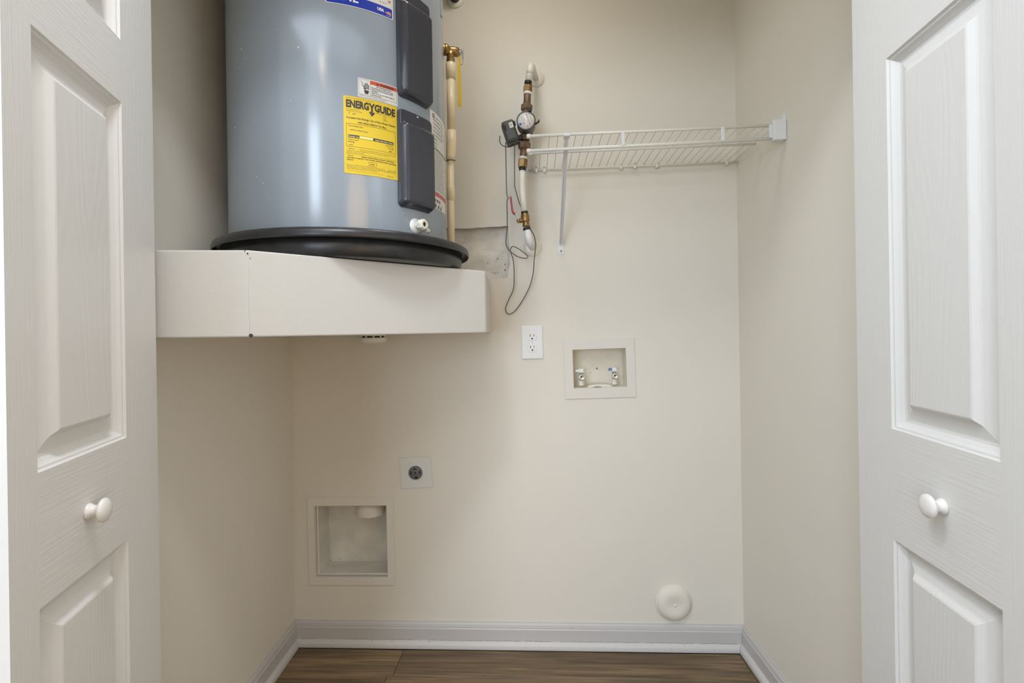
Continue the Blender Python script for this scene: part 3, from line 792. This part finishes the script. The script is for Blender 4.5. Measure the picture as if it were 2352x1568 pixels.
# ---------------------------------------------------------------- duplex outlet
def rrect(w_, h_, r, y, n=5):
    pts = []
    for cx, cz, a0 in ((w_ / 2 - r, h_ / 2 - r, 0), (-w_ / 2 + r, h_ / 2 - r, PI / 2), (-w_ / 2 + r, -h_ / 2 + r, PI), (w_ / 2 - r, -h_ / 2 + r, 1.5 * PI)):
        for k in range(n + 1):
            a = a0 + PI / 2 * k / n; pts.append((cx + r * math.cos(a), y, cz + r * math.sin(a)))
    return pts
ot = wallthing('duplex_outlet', .0690, 1.0449, -.012)
tag(ot, 'white duplex outlet plate on the back wall left of the washer supply box', 'outlet')
B().ring_loft([rrect(.0735, .1145, .003, -.0003), rrect(.0735, .1145, .003, -.0035), rrect(.0715, .1125, .003, -.0052), rrect(.066, .107, .003, -.0060)], mi=0, smooth=False).build('cover_plate', M['white'], ot)
for s in (1, -1):
    zc = .0195 * s
    pl = []
    for k in range(40):
        a = 2 * PI * k / 40; x = .0172 * math.cos(a); z = .0172 * math.sin(a)
        pl.append((x, max(-.0142, min(.0142, z))))
    rc = B().ring_loft([[(x, -.0055, z + zc) for x, z in pl], [(x, -.0070, z + zc) for x, z in pl], [(x * .94, -.0076, z * .94 + zc) for x, z in pl]], smooth=False).build('receptacle', M['white'], ot)
    b = B(); b.box(-.0072, -.0052, -.0079, -.0070, zc - .0005, zc + .0080); b.box(.0052, .0070, -.0079, -.0070, zc + .0006, zc + .0074)
    b.build('blade_slots', M['dark'], rc)
    b = B(); b.lathe([(.0026, .0070), (.0026, .0079)], (0, 0, zc - .0068), (0, -1, 0), 12); b.box(-.0026, .0026, -.0079, -.0070, zc - .0092, zc - .0068); b.build('ground_hole', M['dark'], rc)
B().lathe([(.0030, .0058), (.0028, .0068), (0, .0070)], (0, 0, 0), (0, -1, 0), 14).build('screw', M['white'], ot)

# ---------------------------------------------------------------- dryer outlet
do = wallthing('dryer_outlet', -.3410, .5993, -.052)
tag(do, 'square pale plate with a round dark four-prong dryer outlet', 'outlet')
b = B(); b.ring_loft([rrect(.1115, .1085, .002, -.0003), rrect(.1115, .1085, .002, -.0030), rrect(.1085, .1055, .002, -.0050)], smooth=False); b.build('cover_plate', M['plate'], do)
b = B(); b.lathe([(.0275, .004), (.0275, .0060), (.0255, .0068), (.0240, .0068)], (0, 0, 0), (0, -1, 0), 40, cap=False); b.build('bezel', M['plate'], do)
rc = B().lathe([(.0238, .0045), (.0238, .0080), (.0225, .0088), (0, .0088)], (-.001, 0, 0), (0, -1, 0), 40).build('receptacle', M['mid_grey'], do)
b = B(); y0, y1 = -.0094, -.0080
b.box(-.0175, -.0135, y0, y1, -.006, .006); b.box(.0120, .0160, y0, y1, -.0045, .0075)
b.box(-.005, -.0018, y0, y1, .0105, .0185); b.box(-.005, .0050, y0, y1, .0105, .0140)
b.lathe([(.0042, .008), (.0042, .0094)], (.001, 0, -.0155), (0, -1, 0), 12); b.box(-.0032, .0052, y0, y1, -.0195, -.0155)
b.lathe([(.0036, .008), (.0036, .0094)], (-.001, 0, 0), (0, -1, 0), 12)
b.build('prong_slots', M['dark'], rc)
for x, z in ((-.022, .0300), (.022, .0300), (-.022, -.0300), (.022, -.0300)):
    B().lathe([(.0022, .0048), (.0018, .0056), (0, .0057)], (x, 0, z), (0, -1, 0), 10).build('screw', M['plate'], do)

# ---------------------------------------------------------------- recessed boxes
def recessed(name, u, h, tilt, ow, oh, iw, ih, shift, depth, mf, mb, lip=.004, back_in=0.0):
    e = wallthing(name, u, h, tilt)
    sx, sz = shift
    def rc(w_, h_, y, dx=0, dz=0): return [(-w_ / 2 + dx, y, -h_ / 2 + dz), (w_ / 2 + dx, y, -h_ / 2 + dz), (w_ / 2 + dx, y, h_ / 2 + dz), (-w_ / 2 + dx, y, h_ / 2 + dz)]
    b = B()
    b.ring_loft([rc(ow, oh, -.0003), rc(ow, oh, -lip + .001), rc(ow - .003, oh - .003, -lip), rc(iw + .002, ih + .002, -lip, sx, sz), rc(iw, ih, -lip + .0015, sx, sz), rc(iw, ih, .010, sx, sz)], True, False, False, 0, False)
    b.build('flange', mf, e, recalc=False)
    b = B()
    k = back_in
    b.ring_loft([rc(iw + .001, ih + .001, .008, sx, sz), rc(iw - k, ih - k, depth, sx, sz)], True, False, True, 0, False)
    b.build('recessed_box', mb, e, recalc=False)
    return e
wb = recessed('washer_supply_box', .2978, .9523, WBT, .2415, .2040, .1795, .1315, (0, .0005), .078, M['flange'], M['box'], .0035)
tag(wb, 'recessed cream washer supply box with two water valves', 'supply box')
# drain hump and rear boss in the box floor
b = B()
for k in range(1):
    b.ring_loft([[(x, y, z) for x, z in ((-.042, -.0655), (-.036, -.0585), (-.012, -.0560), (.020, -.0565), (.036, -.0600), (.042, -.0655))] for y in (.012, .070)], True, True, True, 0, False)
b.build('drain_cover', M['box'], wb)
b = B(); b.tube([(-.026, .006, -.0645), (-.010, .005, -.0632), (.006, .006, -.0645)], [.0006, .0014, .0006], 6); b.build('drain_gap', M['mid_grey'], wb)
b = B(); b.lathe([(.0030, -.002), (.0026, 0)], (.0, .076, -.006), (0, -1, 0), 8); b.build('mould_mark', M['mid_grey'], wb)
b = B(); b.lathe([(.0018, -.002), (.0014, 0)], (-.024, .076, -.020), (0, -1, 0), 8); b.build('mould_mark', M['mid_grey'], wb)
def supply_valve(x, z, hm):
    v = B().lathe([(.0098, 0), (.0098, .0022), (.0088, .0030), (.0066, .0030), (.0060, .0015), (.0030, .0010), (0, .0010)], (x, .006, z), (0, -1, 0), 24)
    v.lathe([(.0085, 0), (.0085, .020), (.0092, .0225)], (x, .030, z), (0, -1, 0), 18)
    v.cyl((x, .028, z - .013), (x, .028, z + .013), .0078, 14)
    o = v.build('supply_valve', M['chrome'], wb)
    B().lathe([(.0028, 0), (.0028, .0006), (0, .0008)], (x - .0008, .0052, z + .001), (0, -1, 0), 12).build('washer_hole', M['dark'], o)
    B().lathe([(.0064, 0), (.0062, .0006), (.003, .0009)], (x, .0058, z), (0, -1, 0), 20, cap=False).build('gasket', M['tape'], o)
    b = B(); b.lathe([(.0105, 0), (.0110, .002), (.0110, .017), (.0095, .0185)], (x, .028, z - .030), (0, 0, 1), 6, smooth=False); b.build('base_nut', M['box'], o)
    b = B(); b.box(x - .0085, x + .0075, .016, .036, z + .0145, z + .0285)
    b.build('stem_cap', M['white'], o, bevel=.0015)
    b = B(); b.ring_loft([[(x - .007, .018, z + .017), (x - .007, .030, z + .017), (x - .007, .030, z + .027), (x - .007, .018, z + .027)], [(x - .020, .019, z + .0175), (x - .020, .029, z + .0175), (x - .020, .029, z + .0255), (x - .020, .019, z + .0255)]], smooth=False)
    b.build('lever', hm, o, bevel=.001)
supply_valve(-.0610, -.0290, M['label_white']); supply_valve(.0530, -.0285, M['blue'])
db = recessed('dryer_vent_box', -.5740, .3600, DBT, .3060, .3075, .2560, .2490, (-.0005, -.0010), .120, M['ventframe'], M['ventbox'], .0055)
tag(db, 'large square recessed dryer vent box near the floor', 'vent box')
b = B(); b.lathe([(.0500, -.002), (.0500, .048), (.0485, .048), (.0485, -.002)], (.0505, .062, .0760), (0, 0, 1), 40, cap=False); b.build('duct_collar', M['ventframe'], db, recalc=False)
b = B()     # inner lip of the metal liner
def rc_(w_, h_, y): return [(-w_ / 2, y, -h_ / 2 - .001), (w_ / 2, y, -h_ / 2 - .001), (w_ / 2, y, h_ / 2 - .001), (-w_ / 2, y, h_ / 2 - .001)]
b.ring_loft([rc_(.2552, .2480, .014), rc_(.2460, .2400, .0165), rc_(.2460, .2400, .0185), rc_(.2550, .2480, .0190)], True, False, False, 0, False); b.build('liner_lip', M['ventframe'], db, recalc=False)
# lint and scuffs along the inner corners
b = B(); rr_ = random.Random(9)
for k in range(34):
    t = rr_.random()
    if k < 14: p = (-.1245 + rr_.random() * .004, .113, -.122 + t * .11)
    elif k < 26: p = (-.10 + t * .22, .116, -.1195 + rr_.random() * .004)
    else: p = (-.115 + t * .12, .03 + .05 * rr_.random(), -.1248)
    s_ = .0005 + rr_.random() * .0009
    b.lathe([(s_, 0), (s_ * .8, .0006), (0, .0012)], p, (rr_.uniform(-.4, .4), -1, .6), 5)
tag(b.build('lint_specks', M['gap'], db), kind='stuff')

# ---------------------------------------------------------------- round cover plate
rcv = wallthing('cleanout_cover', .5346, .1555, 0)
tag(rcv, 'round cream domed cover plate low on the back wall near the right corner', 'cover plate')
b = B(); b.lathe([(.0625, 0), (.0625, .0030), (.0605, .0048), (.0585, .0044), (.0570, .0075), (.0530, .0150), (.0470, .0195), (.0330, .0220), (.0280, .0212), (.0120, .0205), (.0060, .0185), (0, .0185)], (0, 0, 0), (0, -1, 0), 48); b.build('dome', M['wall'], rcv)
b = B(); b.lathe([(.0045, .0170), (.0040, .0215), (.0015, .0226), (0, .0226)], (0, 0, -.001), (0, -1, 0), 14); b.build('screw', M['wall'], rcv)

# ---------------------------------------------------------------- wire shelf
ST = -.0110
sh = wallthing('wire_shelf', .0640, 1.6350, ST)
tag(sh, 'white coated wire shelf across the right half of the back wall', 'shelf')
Lr = .676
def Y(o): return -o
def rod(name, x0, x1, o, z0, r, cap=None, z1=None):
    b = B(); z1 = z0 if z1 is None else z1
    b.tube([(x0, Y(o), z0), (x1, Y(o), z1)], r, 10)
    if cap:
        b.lathe([(r, 0), (cap, .001), (cap, .010), (cap * .7, .0125)], (x0 + .008, Y(o), z0), (-1, 0, 0), 12)
    return b.build(name, M['shelf'], sh)
rod('rear_rod', 0, .708, .0115, -.0035, .0036)
rod('middle_rod', .006, .690, .178, -.0042, .0036, .0052)
rod('front_rod', .004, Lr + .006, .305, 0, .0042, .0062)
rod('lip_rod', .003, Lr + .006, .303, -.0410, .0046, .0066, -.0360)
wire = None
for k in range(28):
    x = .014 + k * .02515
    if wire is None:
        wire = B().tube([(0, Y(.008), .0012), (0, Y(.303), .0036)], .00115, 6).build('deck_wire', M['shelf'], sh); wire.location = (x, 0, 0)
    else:
        c = wire.copy(); COL.objects.link(c); c.parent = sh; c.location = (x, 0, 0)
for x in (.2695, .5440):
    b = B(); b.box(x - .0046, x + .0046, Y(.3098), Y(.3050), -.0385, .001); b.build('lip_tie', M['bracket'], sh, bevel=.001)
# diagonal support brace
sb = B()
p0 = Vector((.1125, Y(.299), -.006)); p1 = Vector((.1050, Y(.006), -.268))
ax = (p1 - p0).normalized(); sd_ = Vector((1, 0, 0)); nn = ax.cross(sd_).normalized()
def chan(p): return [p + sd_ * a + nn * c_ for a, c_ in ((-.0062, .004), (-.0062, -.004), (.0062, -.004), (.0062, .004), (.0046, .004), (.0046, -.0028), (-.0046, -.0028), (-.0046, .004))]
sb.ring_loft([chan(p0), chan(p0 + (p1 - p0) * .97)], True, True, True, 0, False)
brace = sb.build('support_brace', M['bracket'], sh)
b = B(); b.box(.0955, .1160, -.0030, -.0004, -.292, -.252); b.build('foot_plate', M['bracket'], brace, bevel=.001)
b = B(); b.lathe([(.0040, .003), (.0036, .0045), (0, .0052)], (.1055, 0, -.281), (0, -1, 0), 14); b.build('screw', M['steel'], brace)
b = B(); b.box(.1040, .1215, Y(.3105), Y(.292), -.0085, -.0050); b.box(.1040, .1215, Y(.3105), Y(.3090), -.0085, .0030); b.build('hook', M['bracket'], brace)
# wall clips on the rear rod
for x, sm in ((.0284, 1), (.0551, 1), (.3145, 0), (.3600, 2), (.4342, 0), (.6655, 3)):
    b = B()
    b.ring_loft([[(x + a, y, z) for a, z in ((-.0042, -.009), (-.003, -.0125), (.003, -.0125), (.0042, -.009), (.0042, .004), (.003, .0075), (-.003, .0075), (-.0042, .004))] for y in (-.0004, -.0165, )], True, True, True, 0, False)
    cl = b.build('wall_clip', M['shelf'], sh, bevel=.001)
    if sm == 2:
        b = B(); b.box(x - .006, x + .006, -.0025, -.0004, -.022, .016); b.build('clip_plate', M['shelf'], cl)
    b = B(); b.lathe([(.0030, .0165), (.0028, .0176), (0, .0180)], (x, 0, .0042), (0, -1, 0), 10); b.build('screw', M['steel'] if sm in (1, 2) else M['shelf'], cl)
# end bracket on the right wall
b = B()
b.box(.6775, .7125, Y(.3180), Y(.2960), -.0440, .0115)
eb = b.build('end_bracket', M['bracket'], sh, bevel=.002)
b = B(); b.box(.7095, .7150, Y(.3080), Y(.2550), .0020, .0300); b.box(.6900, .7130, Y(.2960), Y(.2600), -.010, -.0070); b.build('mounting_flange', M['bracket'], eb, bevel=.001)
b = B(); b.box(.6690, .6790, Y(.3110), Y(.3080), -.0360, .0010); b.build('saddle', M['bracket'], eb)
b = B(); b.lathe([(.0030, 0), (.0026, .0015), (0, .002)], (.7096, Y(.281), .018), (-1, 0, 0), 10); b.build('screw', M['steel'], eb)

# ---------------------------------------------------------------- piping with the water meter (all in the back wall's frame)
def P(u, h, o=.10): return bw(u, h, o)
def fitting(parent, name, m, u0, h0, u1, h1, r, n=24, bev=.0012, smooth=True, o=.10, org=None):
    a, c = P(u0, h0, o) - org, P(u1, h1, o) - org
    return B().cyl(a, c, r, n, 0, smooth, bev).build(name, m, parent)
def elbow_pipe(parent, m, uw, hw, ue, he, u1, h1, r, org, rad=.022, n=8):
    """pipe from the wall out, bending down or up to (u1,h1)"""
    a, c, d = P(uw, hw, -.005), P(ue, he, .10), P(u1, h1, .10)
    v0 = (a - c).normalized(); v1 = (d - c).normalized(); q0 = c + v0 * rad; q1 = c + v1 * rad
    mid = [(q0 * (1 - t) ** 2 + c * 2 * t * (1 - t) + q1 * t * t) for t in [k / n for k in range(n + 1)]]
    b = B(); b.tube([x - org for x in [a] + mid + [d]], r, 20)
    o = b.build('pipe', m, parent)
    b = B(); b.tube([x - org for x in [c + v0 * .034] + mid + [c + v1 * .034]], [r * 1.02] + [r * 1.10] * (n + 1) + [r * 1.02], 20)
    b.build('elbow', m, parent)
    return o
def escutcheon(parent, u, h, r, org, m):
    b = B(); q = P(u, h, .0003) - org
    b.lathe([(r, 0), (r, .002), (r * .93, .0055), (r * .62, .0085), (r * .45, .0090)], q, nb, 36)
    b.build('escutcheon', m, parent)

# upper supply pipe
og = P(.0787, 1.90)
up = empty('supply_pipe', og)
tag(up, 'short white pipe with elbow above the water meter', 'pipe')
elbow_pipe(up, M['pale'], .0958, 1.9490, .0792, 1.9475, .0700, 1.889, .0108, og)
escutcheon(up, .0958, 1.9490, .0285, og, M['pale'])
fitting(up, 'crimp_ring', M['black'], .0698, 1.8925, .0690, 1.8825, .0122, org=og)

# meter
mo = P(.0600, 1.764)
wm = empty('water_meter', mo)
tag(wm, 'bronze water meter with a round white dial on the wall pipe', 'water meter')
fitting(wm, 'hex_adapter', M['brass'], .0686, 1.8790, .0672, 1.8560, .0148, 6, .0015, False, org=mo)
fitting(wm, 'thread_tape', M['tape'], .0672, 1.8570, .0665, 1.8485, .0136, org=mo)
fitting(wm, 'tailpiece', M['bronze'], .0666, 1.8500, .0642, 1.8150, .0118, org=mo)
fitting(wm, 'coupling_nut', M['bronze'], .0644, 1.8180, .0624, 1.7960, .0185, 8, .003, False, org=mo)
b = B(); a = P(.0606, 1.764, .085) - mo
b.lathe([(.018, -.030), (.027, -.022), (.0290, -.005), (.0290, .022), (.0275, .026)], a, nb, 32)
b.cyl(P(.0630, 1.800) - mo, P(.0560, 1.700) - mo, .0150, 20)
b.lathe([(.0125, 0), (.0200, .003), (.0180, .018), (.010, .020)], P(.0600, 1.735, .100) - mo, (.3, -.2, -1), 16)
b.build('meter_body', M['bronze'], wm)
tl = Vector((nb.x, nb.y, 0.0)).normalized()
c = P(.0612, 1.7435, .104) - mo
rg = B().lathe([(.0275, 0), (.0290, .004), (.0290, .043), (.0300, .0440), (.0300, .0490), (.0285, .0505), (.0268, .0500)], c, tl, 40, cap=False).build('register', M['grey_plastic'], wm)
B().lathe([(.0270, .0440), (.0270, .0488), (0, .0488)], c, tl, 40).build('dial', M['label_white'], rg)
# dial print: written up the pipe's direction, turned a quarter
b = B(); red = B(); blu = B()
cu = Vector((CB, -SB, 0)); up_ = Vector((0, 0, 1))
ang = math.radians(-72)
e1 = cu * math.cos(ang) + up_ * math.sin(ang); e2 = -cu * math.sin(ang) + up_ * math.cos(ang)
dc = c + tl * .0491
def dtext(bb_, s, x, y, size, bold=0):
    vs, fs = text_mesh(s, size, bold)
    x0 = min(v[0] for v in vs)
    bb_.add([dc + e1 * (x + vx - x0) + e2 * (y + vy) for vx, vy in vs], fs)
dtext(b, '0 0 3 1 6 7 0', -.0195, .0050, .0064, .0002); dtext(b, 'US GALLONS', -.011, .0150, .0036); dtext(b, '5/8 x 3/4', -.012, -.0050, .0040)
dtext(b, 'WATER METER', -.017, -.0115, .0040)
dtext(red, '1', .0160, .0050, .0064, .0003)
red.lathe([(.0030, 0), (.0030, .0002)], dc + e1 * .0185 - e2 * .0010, tl, 3)
blu.add([dc + e1 * a_ + e2 * c_ for a_, c_ in ((.002, -.0235), (.008, -.0235), (.008, -.0170), (.002, -.0170))], [(0, 1, 2, 3)])
b.lathe([(.0034, 0), (.0034, .0002), (.0022, .0002), (.0022, 0)], dc + e1 * .0060 - e2 * .0085, tl, 14, cap=False)
b.build('dial_print', M['grey_print'], rg); red.build('dial_pointer', M['label_rose'], rg); blu.build('dial_badge', M['label_blue'], rg)
b = B(); hh = c + tl * .047
b.box(-.0055, .0055, -.006, .004, -.004, .006)
for i in range(len(b.v)): b.v[i] = tuple(Vector(b.v[i]) + hh + cu * .012 + up_ * .0320)
b.build('lid_hinge', M['black'], rg)
b = B(); b.tube([hh + cu * .0285 - up_ * .012, hh + cu * .0385 - up_ * .005, hh + cu * .0405 + up_ * .001, hh + cu * .0395 - up_ * .007], [.003, .003, .003, .0022], 8)
b.build('lid_clip', M['black'], rg)
fitting(wm, 'coupling_nut', M['bronze'], .0546, 1.6960, .0528, 1.6720, .0200, 8, .004, False, org=mo)
fitting(wm, 'tailpiece', M['bronze'], .0530, 1.6740, .0494, 1.6460, .0118, org=mo)
fitting(wm, 'thread_tape', M['tape'], .0495, 1.6480, .0485, 1.6400, .0136, org=mo)
fitting(wm, 'hex_adapter', M['brass'], .0487, 1.6410, .0470, 1.6130, .0155, 6, .0015, False, org=mo)

# lower supply pipe between meter and valve, and the stub to the wall
og = P(.0480, 1.54)
lp = empty('supply_pipe', og)
tag(lp, 'long pale plastic pipe between the water meter and the red valve handle', 'pipe')
fitting(lp, 'crimp_ring', M['black'], .0470, 1.6140, .0464, 1.6030, .0116, org=og)
B().tube([P(.0465, 1.607) - og, P(.0445, 1.566) - og, P(.0462, 1.52) - og, P(.0512, 1.463) - og], .0105, 20).build('pipe', M['pale'], lp)
fitting(lp, 'crimp_ring', M['black'], .0508, 1.4715, .0518, 1.4615, .0116, org=og)
og = P(.0540, 1.443)
bv = empty('ball_valve', og)
tag(bv, 'brass ball valve with a red lever handle on the lower pipe', 'valve')
b = B()
ax = (P(.0560, 1.424) - P(.0515, 1.463)).normalized()
b.lathe([(.0110, 0), (.0125, .001), (.0125, .004), (.0140, .0055), (.0142, .022), (.0130, .026), (.0105, .029), (.0105, .033), (.0122, .034), (.0122, .041)], P(.0515, 1.4635) - og, ax, 24)
b.build('valve_body', M['brass'], bv)
s0, s1 = P(.0540, 1.4440, .102) - og, P(.0310, 1.4390, .108) - og
b = B(); b.cyl(s0, s1, .0062, 14); b.lathe([(.0080, 0), (.0080, .005)], s0 + (s1 - s0) * .60, s1 - s0, 12); b.build('stem', M['brass'], bv)
b = B(); b.lathe([(.0066, 0), (.0066, .005), (.003, .006)], s1 + Vector((.001, 0, 0)), s1 - s0, 6, smooth=False); b.build('nut', M['brass'], bv)
def strap(pts, w_, th_, name, m, parent):
    b = B(); rings = []
    P_ = [Vector(p) for p in pts]; wv = Vector((nb.x, nb.y, 0))
    for i, p in enumerate(P_):
        t = (P_[min(i + 1, len(P_) - 1)] - P_[max(i - 1, 0)]).normalized(); nn_ = t.cross(wv).normalized()
        rings.append([p + wv * w_ + nn_ * th_, p + wv * w_ - nn_ * th_, p - wv * w_ - nn_ * th_, p - wv * w_ + nn_ * th_])
    b.ring_loft(rings, True, True, True, 0, False)
    return b.build(name, m, parent, bevel=.0008)
hd = strap([P(.0325, 1.4400, .108) - og, P(.0262, 1.4560, .110) - og, P(.0200, 1.4620, .110) - og], .006, .0014, 'handle', M['steel'], bv)
strap([P(.0215, 1.4605, .110) - og, P(.0150, 1.4650, .111) - og, P(.0122, 1.4720, .112) - og, P(.0098, 1.4920, .113) - og, P(.0078, 1.5130, .113) - og, P(.0072, 1.5160, .113) - og], .0068, .0030, 'grip', M['red'], hd)
og = P(.0600, 1.39)
ls = empty('supply_pipe', og)
tag(ls, 'short white pipe with elbow below the red-handled valve', 'pipe')
fitting(ls, 'crimp_ring', M['black'], .0562, 1.4190, .0580, 1.4090, .0116, org=og)
elbow_pipe(ls, M['white'], .0749, 1.3708, .0655, 1.3705, .0572, 1.414, .0112, og)
escutcheon(ls, .0755, 1.3705, .0315, og, M['pale'])

# transmitter strapped beside the meter
og = P(.0095, 1.7225, .115)
tr = empty('meter_transmitter', og, (0, -.30, -YB))
tag(tr, 'dark grey meter transmitter box to the left of the meter dial', 'transmitter')
b = B(); b.box(-.0215, .0200, -.0050, .0200, -.0400, .0330); b.build('rear_shell', M['grey_plastic'], tr, bevel=.006, seg=3)
b = B(); b.ring_loft([rrect(.0400, .0700, .008, -.004), rrect(.0400, .0700, .008, -.013), rrect(.0340, .0620, .008, -.0200), rrect(.0260, .0540, .008, -.0225)], smooth=False); 
b.build('front_cover', M['grey_plastic'], tr)
b = B(); b.box(.0020, .0145, -.0233, -.0222, .0045, .0220); b.build('sticker', M['label_white'], tr)
b = B()
for k in range(3): b.box(.0045 + .0026 * k, .0057 + .0026 * k, -.0236, -.0232, .0085, .0185)
b.build('sticker_print', M['grey_print'], tr)
b = B(); b.box(.0170, .0245, -.0100, .0060, .0160, .0290); b.build('mounting_arm', M['black'], tr, bevel=.002)
b = B(); b.box(.0180, .0300, -.0060, .0080, -.0330, -.0180); b.build('mounting_arm', M['black'], tr, bevel=.002)
b = B(); b.box(-.0160, -.0080, -.0226, -.0205, .000, .0200); b.build('seal_groove', M['dark'], tr, bevel=.003)

# the looped cable
def smooth_path(pts, k=6):
    out = []; n = len(pts)
    for i in range(n - 1):
        p0, p1, p2, p3 = pts[max(i - 1, 0)], pts[i], pts[i + 1], pts[min(i + 2, n - 1)]
        for j in range(k):
            t = j / k
            out.append(0.5 * ((2 * p1) + (p2 - p0) * t + (2 * p0 - 5 * p1 + 4 * p2 - p3) * t * t + (3 * p1 - p0 - 3 * p2 + p3) * t ** 3))
    return out + [pts[-1]]
cb = [(.0226, 1.6950, .105), (.0205, 1.5646, .10), (.0222, 1.5476, .098), (.0364, 1.4978, .082), (.0560, 1.4600, .078), (.0660, 1.4300, .078), (.0715, 1.4150, .072), (.0809, 1.3983, .066), (.0858, 1.3679, .06), (.0802, 1.3210, .045), (.0762, 1.2799, .03), (.0637, 1.2354, .02), (.0391, 1.1896, .014), (.0095, 1.1510, .010), (-.0116, 1.1433, .010), (-.0208, 1.1603, .012), (-.0109, 1.1876, .014), (.0078, 1.2278, .02), (.0116, 1.2813, .03), (.0093, 1.3233, .034), (.0019, 1.3481, .04), (.0006, 1.3583, .044), (.0100, 1.3675, .048), (.0301, 1.3576, .052), (.0516, 1.3397, .055), (.0593, 1.3294, .056), (.0470, 1.3261, .056), (.0240, 1.3331, .054), (.0039, 1.3481, .052), (-.0096, 1.3643, .055), (-.0129, 1.3846, .06), (-.0071, 1.4352, .07), (-.0053, 1.5032, .098), (-.0010, 1.5162, .100), (-.0049, 1.5264, .100), (-.0063, 1.5771, .100), (-.0063, 1.6950, .105)]
og = P(.02, 1.42, .05)
cab = B().tube([p - og for p in smooth_path([P(*q) for q in cb])], .0017, 8).build('looped_cable', M['cable'])
cab.location = og
tag(cab, 'thin grey cable hanging in loops from the meter transmitter', 'cable')
og = P(0, 1.69, .12)
sw = B().tube([p - og for p in smooth_path([P(-.0235, 1.7120, .118), P(-.0240, 1.6950, .12), P(-.0230, 1.6880, .12), P(-.0120, 1.6770, .122), P(.0080, 1.6740, .122), P(.0170, 1.6820, .118), P(.0170, 1.6900, .112)])], .0013, 8).build('seal_wire', M['black'])
sw.location = og
tag(sw, 'short black seal wire curling below the transmitter box', 'wire')

# stub of an insulated pipe at the top edge of the photograph
og = P(-.1790, 2.2330, 0)
ip = empty('insulated_pipe', og)
tag(ip, 'black insulated pipe leaving the wall through a white collar beside the heater top', 'pipe')
b = B(); b.lathe([(.0300, .0003), (.0300, .0020), (.0280, .0060), (.0220, .0085), (.0180, .0085)], (0, 0, 0), nb, 36); b.build('collar', M['pale'], ip)
b = B(); b.tube([Vector((0, 0, 0)), nb * .05 + Vector((0, 0, .004)), nb * .07 + Vector((-.004, 0, .016)), nb * .078 + Vector((-.01, 0, .05)), nb * .08 + Vector((-.012, 0, .15))], .0165, 18); b.build('insulation', M['black'], ip)
